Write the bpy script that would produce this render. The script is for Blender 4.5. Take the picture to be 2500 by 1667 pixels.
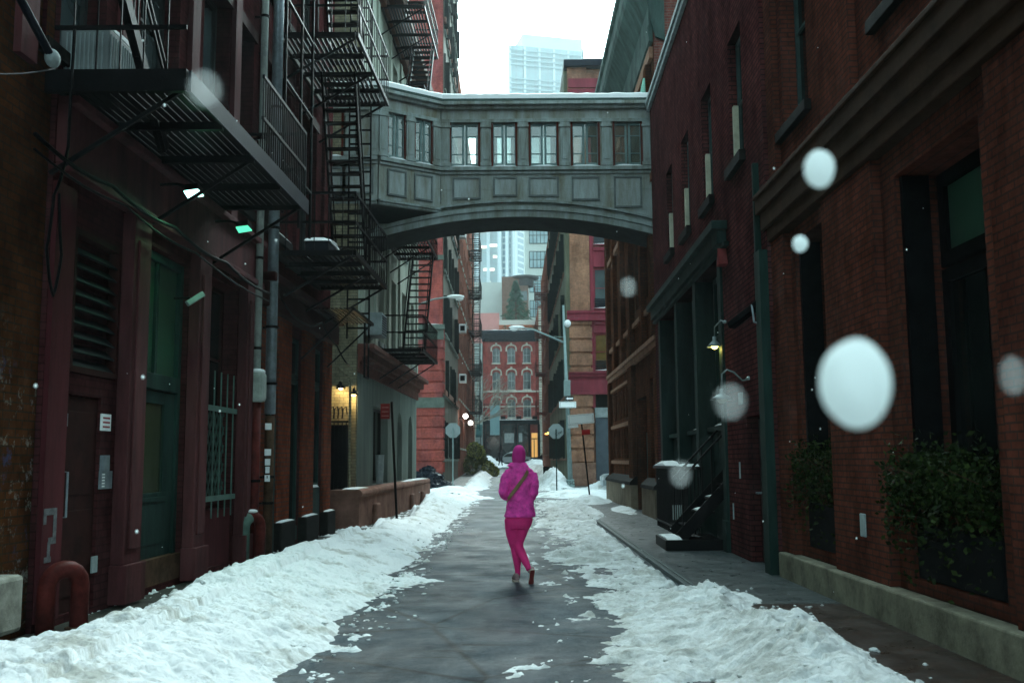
import bpy, bmesh, math, random
import numpy as np
from mathutils import Vector, Matrix, noise as mnoise
random.seed(7)
for o in list(bpy.data.objects): bpy.data.objects.remove(o)
SC = bpy.context.scene
COL = SC.collection
R = math.radians
# ------------------------------------------------ camera, sky, sun, exposure
cam_d = bpy.data.cameras.new('camera'); cam = bpy.data.objects.new('camera', cam_d); COL.objects.link(cam)
cam_d.lens = 35; cam_d.sensor_width = 36; cam_d.clip_end = 3000; cam_d.clip_start = 0.05
cam_d.dof.use_dof = True; cam_d.dof.focus_distance = 14.0; cam_d.dof.aperture_fstop = 4.5
cam.location = (0, 0, 1.5)
cam.rotation_euler = (Matrix.Rotation(R(96.8), 3, 'X') @ Matrix.Rotation(R(-0.4), 3, 'Z')).to_euler()
SC.camera = cam
W = bpy.data.worlds.new('World'); SC.world = W; W.use_nodes = True
wn = W.node_tree.nodes; wl = W.node_tree.links; wn.clear()
sky = wn.new('ShaderNodeTexSky'); sky.sky_type = 'NISHITA'; sky.sun_disc = False
sky.sun_elevation = R(38); sky.sun_rotation = R(10); sky.dust_density = 4; sky.air_density = 1.5
hs = wn.new('ShaderNodeHueSaturation'); hs.inputs['Saturation'].default_value = 0.12
tint = wn.new('ShaderNodeMix'); tint.data_type = 'RGBA'; tint.blend_type = 'MULTIPLY'; tint.inputs[0].default_value = 1
tint.inputs[7].default_value = (0.69, 1.0, 1.04, 1)
bg = wn.new('ShaderNodeBackground'); bg.inputs[1].default_value = 0.15
wo = wn.new('ShaderNodeOutputWorld')
wl.new(sky.outputs[0], hs.inputs['Color']); wl.new(hs.outputs[0], tint.inputs[6]); wl.new(tint.outputs[2], bg.inputs[0]); wl.new(bg.outputs[0], wo.inputs[0])
sd = bpy.data.lights.new('sun', 'SUN'); sd.energy = 0.6; sd.angle = R(30); sd.color = (1, .96, .9)
so = bpy.data.objects.new('sun', sd); COL.objects.link(so)
so.rotation_euler = (R(52), 0, R(170))
SC.view_settings.view_transform = 'Standard'; SC.view_settings.look = 'None'
SC.view_settings.exposure = 2.25; SC.view_settings.gamma = 1
SC.cycles.max_bounces = 6; SC.cycles.volume_bounces = 0
# ------------------------------------------------ helpers
WL = {}          # world location of every thing / part
def tag(o, label=None, cat=None, group=None, kind=None):
    if label: o['label'] = label
    if cat: o['category'] = cat
    if group: o['group'] = group
    if kind: o['kind'] = kind
    return o
def thing(name, label, cat, loc=(0, 0, 0), group=None, rz=0):
    o = bpy.data.objects.new(name, None); COL.objects.link(o); o.empty_display_size = .2
    o.location = loc; o.rotation_euler.z = rz; WL[o] = Vector(loc)
    return tag(o, label, cat, group)
def dup(o, parent=None):
    c = o.copy(); COL.objects.link(c)
    if parent: c.parent = parent
    WL[c] = WL.get(o, Vector())
    for ch in list(o.children): dup(ch, c)
    return c
class MB:
    def __init__(s): s.v = []; s.f = []; s.m = []; s.cm = 0; s.pr = []
    def add(s, vs, fs):
        b = len(s.v); s.pr.append((b, len(s.f))); s.v += [tuple(p) for p in vs]
        for f in fs: s.f.append(tuple(b + i for i in f)); s.m.append(s.cm)
    def hexa(s, c):
        s.add(c, [(0, 3, 2, 1), (4, 5, 6, 7), (0, 1, 5, 4), (1, 2, 6, 5), (2, 3, 7, 6), (3, 0, 4, 7)])
    def box(s, x0, x1, y0, y1, z0, z1):
        s.hexa([(x0, y0, z0), (x1, y0, z0), (x1, y1, z0), (x0, y1, z0), (x0, y0, z1), (x1, y0, z1), (x1, y1, z1), (x0, y1, z1)])
    def fb(s, F, s0, s1, z0, z1, d0, d1):
        s.hexa([F(s0, z0, d0), F(s1, z0, d0), F(s1, z0, d1), F(s0, z0, d1), F(s0, z1, d0), F(s1, z1, d0), F(s1, z1, d1), F(s0, z1, d1)])
    def quad(s, *p): s.add(p, [(0, 1, 2, 3)])
    def beam(s, p, q, w, h=None, up=(0, 0, 1)):
        h = h or w; p = Vector(p); q = Vector(q); d = (q - p).normalized(); u = Vector(up)
        if abs(d.dot(u)) > .98: u = Vector((0, 1, 0))
        a = d.cross(u).normalized() * w / 2; b = a.cross(d).normalized() * h / 2
        s.hexa([p - a - b, p + a - b, q + a - b, q - a - b, p - a + b, p + a + b, q + a + b, q - a + b])
    def tube(s, pts, r, n=8, cap=True):
        pts = [Vector(p) for p in pts]; rs = r if isinstance(r, (list, tuple)) else [r] * len(pts)
        rings = []; prev = None
        for i, p in enumerate(pts):
            d = (pts[min(i + 1, len(pts) - 1)] - pts[max(i - 1, 0)]).normalized()
            if prev is None:
                u = Vector((0, 0, 1)) if abs(d.z) < .9 else Vector((1, 0, 0)); a = d.cross(u).normalized()
            else: a = (prev - d * prev.dot(d)).normalized()
            prev = a; b = d.cross(a)
            rings.append([p + (a * math.cos(t * 2 * math.pi / n) + b * math.sin(t * 2 * math.pi / n)) * rs[i] for t in range(n)])
        s.rings(rings, cap)
    def rings(s, rings, cap=True):
        n = len(rings[0]); vs = [p for r in rings for p in r]; fs = []
        for i in range(len(rings) - 1):
            for k in range(n): fs.append((i * n + k, i * n + (k + 1) % n, (i + 1) * n + (k + 1) % n, (i + 1) * n + k))
        if cap: fs.append(tuple(range(n - 1, -1, -1))); fs.append(tuple((len(rings) - 1) * n + k for k in range(n)))
        s.add(vs, fs)
    def lathe(s, c, prof, n=16, axis=(0, 0, 1)):
        c = Vector(c); ax = Vector(axis).normalized(); u = Vector((1, 0, 0)) if abs(ax.x) < .9 else Vector((0, 1, 0))
        a = ax.cross(u).normalized(); b = ax.cross(a)
        s.rings([[c + ax * h + (a * math.cos(t * 2 * math.pi / n) + b * math.sin(t * 2 * math.pi / n)) * r for t in range(n)] for r, h in prof])
    def ell(s, c, r, n=12, m=8):
        s.rings([[(c[0] + r[0] * max(math.sin(math.pi * i / m), .02) * math.cos(2 * math.pi * k / n), c[1] + r[1] * max(math.sin(math.pi * i / m), .02) * math.sin(2 * math.pi * k / n), c[2] - r[2] * math.cos(math.pi * i / m)) for k in range(n)] for i in range(m + 1)])
    def prism(s, poly, F3):    # poly list of 2-D points, F3(p, t) for t=0,1
        n = len(poly); s.add([F3(p, 0) for p in poly] + [F3(p, 1) for p in poly], [tuple(range(n)), tuple(range(2 * n - 1, n - 1, -1))] + [(i, i + n, (i + 1) % n + n, (i + 1) % n) for i in range(n)])
    def each(s, k, name, mats, parent, **kw):      # every k primitives become an object of their own
        P = s.pr + [(len(s.v), len(s.f))]; out = []
        for i in range(0, len(s.pr), k):
            a, b = P[i], P[min(i + k, len(s.pr))]; q = MB(); q.v = s.v[a[0]:b[0]]; q.f = [tuple(j - a[0] for j in f) for f in s.f[a[1]:b[1]]]; q.m = s.m[a[1]:b[1]]; out.append(q.build(name, mats, parent, **kw))
        return out
    def build(s, name, mats, parent=None, label=None, smooth=False, bevel=0, nofix=False):
        me = bpy.data.meshes.new(name); me.from_pydata(s.v, [], s.f)
        ms = mats if isinstance(mats, (list, tuple)) else [mats]
        for m in ms: me.materials.append(m)
        if len(ms) > 1: me.polygons.foreach_set('material_index', s.m)
        if not nofix:
            bm = bmesh.new(); bm.from_mesh(me); bmesh.ops.recalc_face_normals(bm, faces=bm.faces); bm.to_mesh(me); bm.free()
        if smooth: me.polygons.foreach_set('use_smooth', [True] * len(me.polygons))
        return put(me, name, parent, label, bevel)
def put(me, name, parent=None, label=None, bevel=0):
    o = bpy.data.objects.new(name, me); COL.objects.link(o)
    if parent:
        o.parent = parent; w = WL[parent]; o.location = -w; WL[o] = Vector()
    else: WL[o] = Vector()
    if label: o['label'] = label
    if bevel:
        b = o.modifiers.new('b', 'BEVEL'); b.width = bevel; b.segments = 2; b.limit_method = 'ANGLE'
    return o
def fuse(mb, name, mat, parent, vox=.012, sm=6, label=None, extra=None):
    """joins overlapping lofts into ONE continuous surface"""
    me = bpy.data.meshes.new(name); me.from_pydata(mb.v, [], mb.f)
    bm = bmesh.new(); bm.from_mesh(me); bmesh.ops.recalc_face_normals(bm, faces=bm.faces); bm.to_mesh(me); bm.free()
    o = bpy.data.objects.new(name, me); COL.objects.link(o)
    r = o.modifiers.new('r', 'REMESH'); r.mode = 'VOXEL'; r.voxel_size = vox
    if sm: q = o.modifiers.new('s', 'SMOOTH'); q.iterations = sm; q.factor = .6
    dg = bpy.context.evaluated_depsgraph_get(); nm = bpy.data.meshes.new_from_object(o.evaluated_get(dg))
    bpy.data.objects.remove(o)
    if extra:
        co = np.empty(len(nm.vertices) * 3); nm.vertices.foreach_get('co', co); co = extra(co.reshape(-1, 3)); nm.vertices.foreach_set('co', co.ravel())
    nm.materials.clear(); nm.materials.append(mat); nm.polygons.foreach_set('use_smooth', [True] * len(nm.polygons)); nm.name = name
    return put(nm, name, parent, label)
class Line:      # wall frame: s along, z up, d out of the wall
    def __init__(s, x0, y0, dx, dy, nx, ny, org=0): s.a = (x0, y0, dx, dy, nx, ny)
    def __call__(s, t, z, d=0):
        x0, y0, dx, dy, nx, ny = s.a
        return (x0 + dx * t + nx * d, y0 + dy * t + ny * d, z)
def Side(a, b, sg): return Line(a, 0, b, 1, sg, 0)       # s is the depth y
def Front(Y): return Line(0, Y, 1, 0, 0, -1)             # s is x, faces the camera
def Seg(x0, y0, x1, y1):
    L = math.hypot(x1 - x0, y1 - y0); dx, dy = (x1 - x0) / L, (y1 - y0) / L
    return Line(x0, y0, dx, dy, dy, -dx), L
# ------------------------------------------------ materials
MT = {}
def ramp(nt, fac, stops):
    r = nt.nodes.new('ShaderNodeValToRGB'); e = r.color_ramp.elements
    while len(e) > 1: e.remove(e[-1])
    e[0].position = stops[0][0]; e[0].color = (*stops[0][1], 1)
    for p, c in stops[1:]: k = e.new(p); k.color = (*c, 1)
    nt.links.new(fac, r.inputs[0]); return r.outputs[0]
def base_mat(name):
    m = bpy.data.materials.new(name); m.use_nodes = True; nt = m.node_tree
    return m, nt, nt.nodes['Principled BSDF']
def nz(nt, vec, scale, detail=4, rough=.6, st=None):
    if st:
        mp = nt.nodes.new('ShaderNodeMapping'); mp.inputs['Scale'].default_value = st; nt.links.new(vec, mp.inputs[0]); vec = mp.outputs[0]
    n = nt.nodes.new('ShaderNodeTexNoise'); n.inputs['Scale'].default_value = scale; n.inputs['Detail'].default_value = detail; n.inputs['Roughness'].default_value = rough
    nt.links.new(vec, n.inputs['Vector']); return n.outputs['Fac']
def mixc(nt, fac, a, b, mode='MIX'):
    x = nt.nodes.new('ShaderNodeMix'); x.data_type = 'RGBA'; x.blend_type = mode
    for i, q in ((0, fac), (6, a), (7, b)):
        if hasattr(q, 'links') or isinstance(q, bpy.types.NodeSocket): nt.links.new(q, x.inputs[i])
        elif i == 0: x.inputs[0].default_value = q
        else: x.inputs[i].default_value = (*q, 1)
    return x.outputs[2]
def mth(nt, op, a, b=None):
    x = nt.nodes.new('ShaderNodeMath'); x.operation = op
    for i, q in ((0, a), (1, b)):
        if q is None: continue
        if isinstance(q, bpy.types.NodeSocket): nt.links.new(q, x.inputs[i])
        else: x.inputs[i].default_value = q
    return x.outputs[0]
def bump(nt, h, bs, strength=.4, dist=.01):
    b = nt.nodes.new('ShaderNodeBump'); b.inputs['Strength'].default_value = strength; b.inputs['Distance'].default_value = dist
    nt.links.new(h, b.inputs['Height']); nt.links.new(b.outputs[0], bs.inputs['Normal'])
def objco(nt): return nt.nodes.new('ShaderNodeTexCoord').outputs['Object']
def plain(name, col, rough=.7, metal=0, var=.35, sc=3, col2=None, bmp=.15, streak=False, spec=.04, bsc=None):
    if name in MT: return MT[name]
    m, nt, bs = base_mat(name); co = objco(nt)
    f = nz(nt, co, sc, 8, .72, (1, 1, .18) if streak else None)
    c2 = col2 or tuple(c * (1 - var) for c in col); c1 = col if col2 else tuple(min(1, c * (1 + var * .6)) for c in col)
    nt.links.new(ramp(nt, f, [(.34, c2), (.64, c1)]), bs.inputs['Base Color'])
    bs.inputs['Roughness'].default_value = rough; bs.inputs['Metallic'].default_value = metal; bs.inputs['Specular IOR Level'].default_value = spec
    if bmp: bump(nt, nz(nt, co, bsc or sc * 9, 4), bs, bmp)
    MT[name] = m; return m
def wallmap(nt):
    g = nt.nodes.new('ShaderNodeNewGeometry'); sp = nt.nodes.new('ShaderNodeSeparateXYZ'); nt.links.new(g.outputs['True Normal'], sp.inputs[0])
    ax = mth(nt, 'GREATER_THAN', mth(nt, 'ABSOLUTE', sp.outputs[0]), .6)
    c = nt.nodes.new('ShaderNodeSeparateXYZ'); nt.links.new(objco(nt), c.inputs[0])
    u = nt.nodes.new('ShaderNodeMix'); u.data_type = 'FLOAT'; nt.links.new(ax, u.inputs[0]); nt.links.new(c.outputs[0], u.inputs[2]); nt.links.new(c.outputs[1], u.inputs[3])
    cb = nt.nodes.new('ShaderNodeCombineXYZ'); nt.links.new(u.outputs[0], cb.inputs[0]); nt.links.new(c.outputs[2], cb.inputs[1])
    return cb.outputs[0]
def brick(name, c1, c2, mort, stain=(.05, .05, .05), w=.215, h=.075, ms=.009, bias=0, st=.5, streak=True, rough=.85, graf=None, bmp=.6):
    if name in MT: return MT[name]
    m, nt, bs = base_mat(name); vec = wallmap(nt); co = objco(nt)
    b = nt.nodes.new('ShaderNodeTexBrick'); nt.links.new(vec, b.inputs['Vector']); b.inputs['Scale'].default_value = 1
    b.inputs['Brick Width'].default_value = w; b.inputs['Row Height'].default_value = h; b.inputs['Mortar Size'].default_value = ms; b.inputs['Bias'].default_value = bias
    b.inputs['Color1'].default_value = (*c1, 1); b.inputs['Color2'].default_value = (*c2, 1); b.inputs['Mortar'].default_value = (*mort, 1)
    f1 = nz(nt, co, .9, 6, .7, (1, 1, .35) if streak else None)
    col = mixc(nt, ramp(nt, f1, [(.42, (0, 0, 0)), (.72, (st, st, st))]), b.outputs['Color'], stain)
    f2 = nz(nt, co, 9, 5, .7); col = mixc(nt, .5, col, ramp(nt, f2, [(.3, (.35, .35, .35)), (.7, (1.1, 1.1, 1.1))]), 'MULTIPLY')
    f3 = nz(nt, co, 1.3, 8, .75); col = mixc(nt, ramp(nt, f3, [(.58, (0, 0, 0)), (.74, (.4, .4, .4))]), col, tuple(min(.5, q * 1.8 + .01) for q in mort)); f4 = nz(nt, co, 2.2, 7, .7, (1, 1, .5)); col = mixc(nt, .8, col, ramp(nt, f4, [(.36, (.45, .45, .45)), (.6, (1.1, 1.1, 1.1))]), 'MULTIPLY')
    if graf: col = graf(nt, co, col)
    nt.links.new(col, bs.inputs['Base Color']); bs.inputs['Roughness'].default_value = rough; bs.inputs['Specular IOR Level'].default_value = 0
    bump(nt, mixc(nt, .35, b.outputs['Fac'], f2, 'SUBTRACT'), bs, -bmp, .008)
    MT[name] = m; return m
def emis(name, col, st):
    if name in MT: return MT[name]
    m, nt, bs = base_mat(name); bs.inputs['Base Color'].default_value = (*col, 1); bs.inputs['Emission Color'].default_value = (*col, 1); bs.inputs['Emission Strength'].default_value = st
    MT[name] = m; return m
def glass(name, col=(.012, .018, .018), rough=.06, var=True, c2=(.03, .045, .04)):
    if name in MT: return MT[name]
    m, nt, bs = base_mat(name); co = objco(nt)
    nt.links.new(ramp(nt, nz(nt, co, .8, 3), [(.4, col), (.65, c2)]), bs.inputs['Base Color'])
    bs.inputs['Roughness'].default_value = rough; bump(nt, nz(nt, co, 1.7, 2), bs, .12, .03)
    MT[name] = m; return m
def clear_glass():
    m, nt, bs = base_mat('clear_glass'); nt.nodes.remove(bs); out = nt.nodes['Material Output']
    t = nt.nodes.new('ShaderNodeBsdfTransparent'); t.inputs[0].default_value = (.86, .9, .88, 1); g = nt.nodes.new('ShaderNodeBsdfGlossy'); g.inputs['Roughness'].default_value = .04
    x = nt.nodes.new('ShaderNodeMixShader'); x.inputs[0].default_value = .07
    d = nt.nodes.new('ShaderNodeBsdfDiffuse'); d.inputs[0].default_value = (.42, .46, .38, 1); y = nt.nodes.new('ShaderNodeMixShader'); y.inputs[0].default_value = .09
    nt.links.new(t.outputs[0], x.inputs[1]); nt.links.new(g.outputs[0], x.inputs[2]); nt.links.new(x.outputs[0], y.inputs[1]); nt.links.new(d.outputs[0], y.inputs[2]); nt.links.new(y.outputs[0], out.inputs[0]); return m
def graffiti(nt, co, col):      # faded paint marks and worn whitish patches, a real coat on the bricks
    sp = nt.nodes.new('ShaderNodeSeparateXYZ'); nt.links.new(co, sp.inputs[0])
    low = ramp(nt, mth(nt, 'MULTIPLY', sp.outputs[2], .25), [(.1, (.8, .8, .8)), (.5, (.9, .9, .9)), (.72, (0, 0, 0))])
    for sc, lo, c in ((2.1, .58, (.20, .20, .21)), (1.4, .58, (.04, .055, .13)), (1.1, .62, (.20, .010, .010)), (4.3, .58, (.20, .20, .17))):
        f = ramp(nt, nz(nt, co, sc, 7, .75), [(lo, (0, 0, 0)), (lo + .06, (.75, .75, .75))])
        col = mixc(nt, mth(nt, 'MULTIPLY', f, low), col, c)
    return col
BR_K = brick('near_red_brick', (0.1474, 0.0431, 0.0273), (0.1092, 0.0323, 0.0218), (0.0601, 0.0311, 0.0259), (0.0286, 0.0156, 0.0104), st=.6, w=.19, h=.062)
BR_J = brick('dark_brown_brick', (.118, .035, .033), (.080, .024, .025), (.028, .015, .015), (.012, .0096, .012), st=.5, bmp=1)
BR_I = brick('carved_brown_brick', (0.1341, 0.0446, 0.0223), (0.0866, 0.0302, 0.0171), (0.0464, 0.0298, 0.0216), (0.0304, 0.0304, 0.0220), st=.6)
BR_IS = brick('party_wall_brick', (0.1903, 0.0602, 0.0452), (0.1331, 0.0430, 0.0330), (0.1581, 0.1080, 0.0980), (0.0744, 0.0543, 0.0443), st=.3)
BR_P = brick('pier_red_brick', (0.2518, 0.0562, 0.0227), (0.1675, 0.0390, 0.0199), (0.1015, 0.0569, 0.0457), st=.4)
BR_A = brick('graffiti_brick', (0.0975, 0.0351, 0.0130), (0.0650, 0.0247, 0.0104), (0.0455, 0.0286, 0.0182), (0.0130, 0.0104, 0.0078), st=.5, graf=graffiti)
BR_AU = brick('purple_painted_brick', (.085, .025, .027), (.062, .019, .020), (.045, .016, .016), (.025, .010, .010), st=.6, ms=.008, bmp=.5)
BR_C = brick('cream_brick', (0.2800, 0.2520, 0.1610), (0.2100, 0.1960, 0.1260), (0.1400, 0.1260, 0.0910), (0.0980, 0.0910, 0.0630), st=.45)
BR_G = brick('arched_house_brick', (0.3915, 0.0696, 0.0609), (0.2900, 0.0551, 0.0464), (0.2610, 0.1015, 0.0870), (0.1740, 0.0580, 0.0435), st=.4)
BR_T = brick('tan_brick', (0.4030, 0.1885, 0.1144), (0.3120, 0.1430, 0.0910), (0.2600, 0.1560, 0.1040), (0.1820, 0.0910, 0.0650), st=.6)
BR_HS = brick('russet_brick', (0.3120, 0.1080, 0.0720), (0.2280, 0.0780, 0.0600), (0.1680, 0.0960, 0.0720), (0.1200, 0.0960, 0.0840), st=.5)
ST_E = brick('red_stucco', (0.4290, 0.0975, 0.0715), (0.3250, 0.0715, 0.0585), (0.2600, 0.0650, 0.0585), (0.2600, 0.0780, 0.0910), st=.8, w=.3, h=.1)
PT_A = plain('maroon_paint', (.062, .013, .016), .7, var=.5, sc=2, streak=True)
PT_A2 = plain('worn_maroon_paint', (.075, .024, .026), .7, var=.55, sc=2.5, streak=True, bmp=.4)
PT_D = plain('dark_maroon_paint', (.026, .007, .006), .7, var=.4)
GR_P = plain('green_paint', (.014, .034, .029), .6, var=.5, streak=True)
GR_D = plain('dark_green_paint', (0.0128, 0.0272, 0.0240), .65, var=.5, streak=True)
GR_L = plain('worn_green_paint', (0.0420, 0.0665, 0.0560), .5, var=.4, sc=4)
BLK = plain('black_iron', (.0045, .005, .0055), .5, 0, var=.5, sc=6)
BLK2 = plain('grey_painted_iron', (0.0120, 0.0150, 0.0221), .5, 0, var=.3, sc=4)
STONE = plain('plinth_stone', (.20, .10, .075), .85, var=.45, sc=2, bmp=.4)
STONE_L = plain('ledge_stone', (0.1725, 0.1575, 0.1170), .8, var=.5, sc=3, bmp=.5)
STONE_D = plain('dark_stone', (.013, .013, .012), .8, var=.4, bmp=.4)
STONE_W = plain('white_stone', (0.2880, 0.2820, 0.2400), .8, var=.5, sc=4, bmp=.5)
GREY_D = plain('grey_stucco', (0.1440, 0.1710, 0.1484), .85, var=.35, sc=1.6, streak=True, bmp=.3)
CREAM_S = plain('cream_stucco', (0.3360, 0.3600, 0.3040), .85, var=.3, sc=1.6, streak=True, bmp=.2)
BRIDGE = plain('weathered_copper_grey', (0.3125, 0.3625, 0.3562), .7, var=.5, sc=2.6, streak=True, bmp=.6, col2=(0.1562, 0.1438, 0.1000))
BRIDGE2 = plain('weathered_trim_grey', (0.2750, 0.3250, 0.3187), .7, var=.45, sc=3, streak=True, bmp=.5, col2=(0.1250, 0.1250, 0.1000))
COPPER = plain('green_copper', (0.0585, 0.0975, 0.0858), .7, 0, var=.5, sc=2, streak=True, col2=(0.0208, 0.0325, 0.0299))
COPPER_G = plain('verdigris_copper', (.20, .42, .33), .6, .1, var=.4, sc=5)
ROSE = plain('rose_painted_iron', (0.1870, 0.0330, 0.0462), .8, var=.4, sc=1.5, streak=True)
GALV = plain('galvanised_steel', (.20, .23, .25), .4, .4, var=.3, sc=8)
WPIPE = plain('pale_painted_pipe', (.34, .37, .34), .5, var=.3, sc=5)
RUST = plain('rusty_steel', (0.0702, 0.0390, 0.0234), .8, .2, var=.5, sc=6)
WHITEP = plain('white_paint', (.78, .8, .8), .5, var=.1)
LGREY = plain('light_grey_paint', (.26, .30, .30), .6, var=.25, sc=5)
GL = glass('window_glass', (.004, .006, .006), .08, c2=(.012, .018, .016))
GLG = glass('green_window_glass', (.020, .060, .038), .3, c2=(.030, .085, .055)); GLB = glass('blue_window_glass', (.025, .04, .043), c2=(.06, .085, .085)); GLC = clear_glass()
OCHRE = plain('ochre_blind', (.10, .06, .018), .8, var=.3)
FR_D = plain('dark_window_frame', (.03, .036, .036), .5, var=.3)
FR_B = plain('pale_bridge_frame', (.13, .19, .185), .6, var=.3)
FR_G = plain('green_window_frame', (.035, .062, .058), .6, var=.3)
FR_W = plain('cream_window_frame', (.44, .43, .32), .6, var=.3)
FR_R = plain('rust_red_frame', (0.0780, 0.0180, 0.0120), .6, var=.3)
def snow_mat():
    m, nt, bs = base_mat('snow'); co = objco(nt)
    d = ramp(nt, nz(nt, co, 1.6, 8, .72), [(.36, (.40, .40, .37)), (.47, (.70, .72, .73))])
    g = ramp(nt, nz(nt, co, 22, 6, .8), [(.29, (.25, .23, .19)), (.38, (1, 1, 1))])
    nt.links.new(mixc(nt, .8, d, g, 'MULTIPLY'), bs.inputs['Base Color']); bs.inputs['Roughness'].default_value = .75
    bs.inputs['Subsurface Weight'].default_value = 0
    vo = nt.nodes.new('ShaderNodeTexVoronoi'); vo.feature = 'SMOOTH_F1'; vo.inputs['Scale'].default_value = 15; vo.inputs['Smoothness'].default_value = .4
    dv = nt.nodes.new('ShaderNodeVectorMath'); dv.operation = 'ADD'; nn_ = nt.nodes.new('ShaderNodeTexNoise'); nn_.inputs['Scale'].default_value = 7; nt.links.new(co, nn_.inputs['Vector']); sc_ = nt.nodes.new('ShaderNodeVectorMath'); sc_.operation = 'SCALE'; sc_.inputs['Scale'].default_value = .22; nt.links.new(nn_.outputs['Color'], sc_.inputs[0]); nt.links.new(co, dv.inputs[0]); nt.links.new(sc_.outputs[0], dv.inputs[1]); nt.links.new(dv.outputs[0], vo.inputs['Vector'])
    sx = nt.nodes.new('ShaderNodeSeparateXYZ'); nt.links.new(co, sx.inputs[0]); ax = mth(nt, 'MULTIPLY', ramp(nt, mth(nt, 'MULTIPLY', mth(nt, 'ADD', sx.outputs[0], 0.0), .4), [(.10, (0, 0, 0)), (.3, (.85, .85, .85)), (.84, (.7, .7, .7)), (.95, (.2, .2, .2))]), ramp(nt, nz(nt, co, 2.1, 8, .78), [(.40, (1, 1, 1)), (.58, (.1, .1, .1))]))
    old = bs.inputs['Base Color'].links[0].from_socket; nt.links.new(mixc(nt, ax, old, (.26, .265, .24)), bs.inputs['Base Color'])
    inv = mth(nt, 'SUBTRACT', 1.0, vo.outputs['Distance']); bump(nt, mixc(nt, .45, inv, nz(nt, co, 34, 6, .8)), bs, .7, .045); return m
SNOW = snow_mat()
SNOWC = plain('clean_snow', (.72, .74, .74), .7, var=.05, bmp=.5)
# ------------------------------------------------ facade tools
def cuts(a, b, vals): return sorted(set([a, b] + [v for v in vals if a < v < b]))
def facade(name, F, s0, s1, z0, z1, holes, rd, mat, parent, thick=4, label=None, matfn=None, arch=()):
    """solid wall block with recessed openings; holes = (s0,s1,z0,z1)"""
    mb = MB(); S = cuts(s0, s1, [h[0] for h in holes] + [h[1] for h in holes]); Z = cuts(z0, z1, [h[2] for h in holes] + [h[3] for h in holes])
    for i in range(len(S) - 1):
        for j in range(len(Z) - 1):
            cs, cz = (S[i] + S[i + 1]) / 2, (Z[j] + Z[j + 1]) / 2
            if any(h[0] < cs < h[1] and h[2] < cz < h[3] for h in holes): continue
            mb.quad(F(S[i], Z[j]), F(S[i + 1], Z[j]), F(S[i + 1], Z[j + 1]), F(S[i], Z[j + 1]))
    for h in holes:
        a, b, c, d = h[:4]; r = h[4] if len(h) > 4 else rd
        mb.quad(F(a, c), F(b, c), F(b, c, -r), F(a, c, -r)); mb.quad(F(a, d), F(b, d), F(b, d, -r), F(a, d, -r))
        mb.quad(F(a, c), F(a, d), F(a, d, -r), F(a, c, -r)); mb.quad(F(b, c), F(b, d), F(b, d, -r), F(b, c, -r))
        mb.quad(F(a, c, -r), F(b, c, -r), F(b, d, -r), F(a, d, -r))
    mb.quad(F(s0, z0), F(s0, z0, -thick), F(s0, z1, -thick), F(s0, z1)); mb.quad(F(s1, z0), F(s1, z0, -thick), F(s1, z1, -thick), F(s1, z1))
    mb.quad(F(s0, z1), F(s1, z1), F(s1, z1, -thick), F(s0, z1, -thick)); mb.quad(F(s0, z0, -thick), F(s1, z0, -thick), F(s1, z1, -thick), F(s0, z1, -thick))
    bm_ = mb.build(name, mat, parent, label, nofix=True); return bm_
def window(F, parent, s0, s1, z0, z1, rd=.15, cols=1, rows=2, fm=None, gm=None, sill=None, lintel=None, fw=.05, sd=.06, lh=.18, snow=False, bars=.03, name='window'):
    fm = fm or FR_D; gm = gm or GL; mb = MB(); a, b = -rd + .006, -rd + .07
    mb.fb(F, s0, s0 + fw, z0, z1, a, b); mb.fb(F, s1 - fw, s1, z0, z1, a, b)
    mb.fb(F, s0 + fw, s1 - fw, z0, z0 + fw, a, b); mb.fb(F, s0 + fw, s1 - fw, z1 - fw, z1, a, b)
    for k in range(1, cols):
        c = s0 + (s1 - s0) * k / cols; mb.fb(F, c - bars / 2, c + bars / 2, z0 + fw, z1 - fw, a, b - .02)
    for k in range(1, rows):
        c = z0 + (z1 - z0) * k / rows; mb.fb(F, s0 + fw, s1 - fw, c - bars * .7, c + bars * .7, a, b - .013)
    w = mb.build(name, fm, parent)
    p = MB(); p.fb(F, s0 + fw * .5, s1 - fw * .5, z0 + fw * .5, z1 - fw * .5, a - .002, a + .02); p.build('pane', gm, w)
    if sill:
        q = MB(); q.fb(F, s0 - .08, s1 + .08, z0 - .13, z0 - .003, -rd + .08, sd); q.build('sill', sill, w)
        if snow: cap(F, s0 - .05, s1 + .05, z0 + .0, -rd + .09, sd - .01, .05, w)
    if lintel: q = MB(); q.fb(F, s0 - .1, s1 + .1, z1 + .003, z1 + lh, -.02, .035); q.build('lintel', lintel, w)
    return w
def cap(F, s0, s1, z, d0, d1, h, parent, name='snow_cap'):
    n = max(3, int((s1 - s0) / .12)); rings = []
    for i in range(n + 1):
        t = i / n; e = min(1, 4 * min(t, 1 - t) + .08); s = s0 + (s1 - s0) * t; hh = h * e * random.uniform(.75, 1.15)
        rings.append([F(s, z + hh * k, d0 + (d1 - d0) * q) for q, k in ((0, 0), (0, .8), (.3, 1), (.7, .95), (1 + random.uniform(-.03, .03), .5), (1, 0))])
    mb = MB(); mb.rings(rings); return mb.build(name, SNOWC, parent, smooth=False)
def struct(o): o['kind'] = 'structure'; return o
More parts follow.
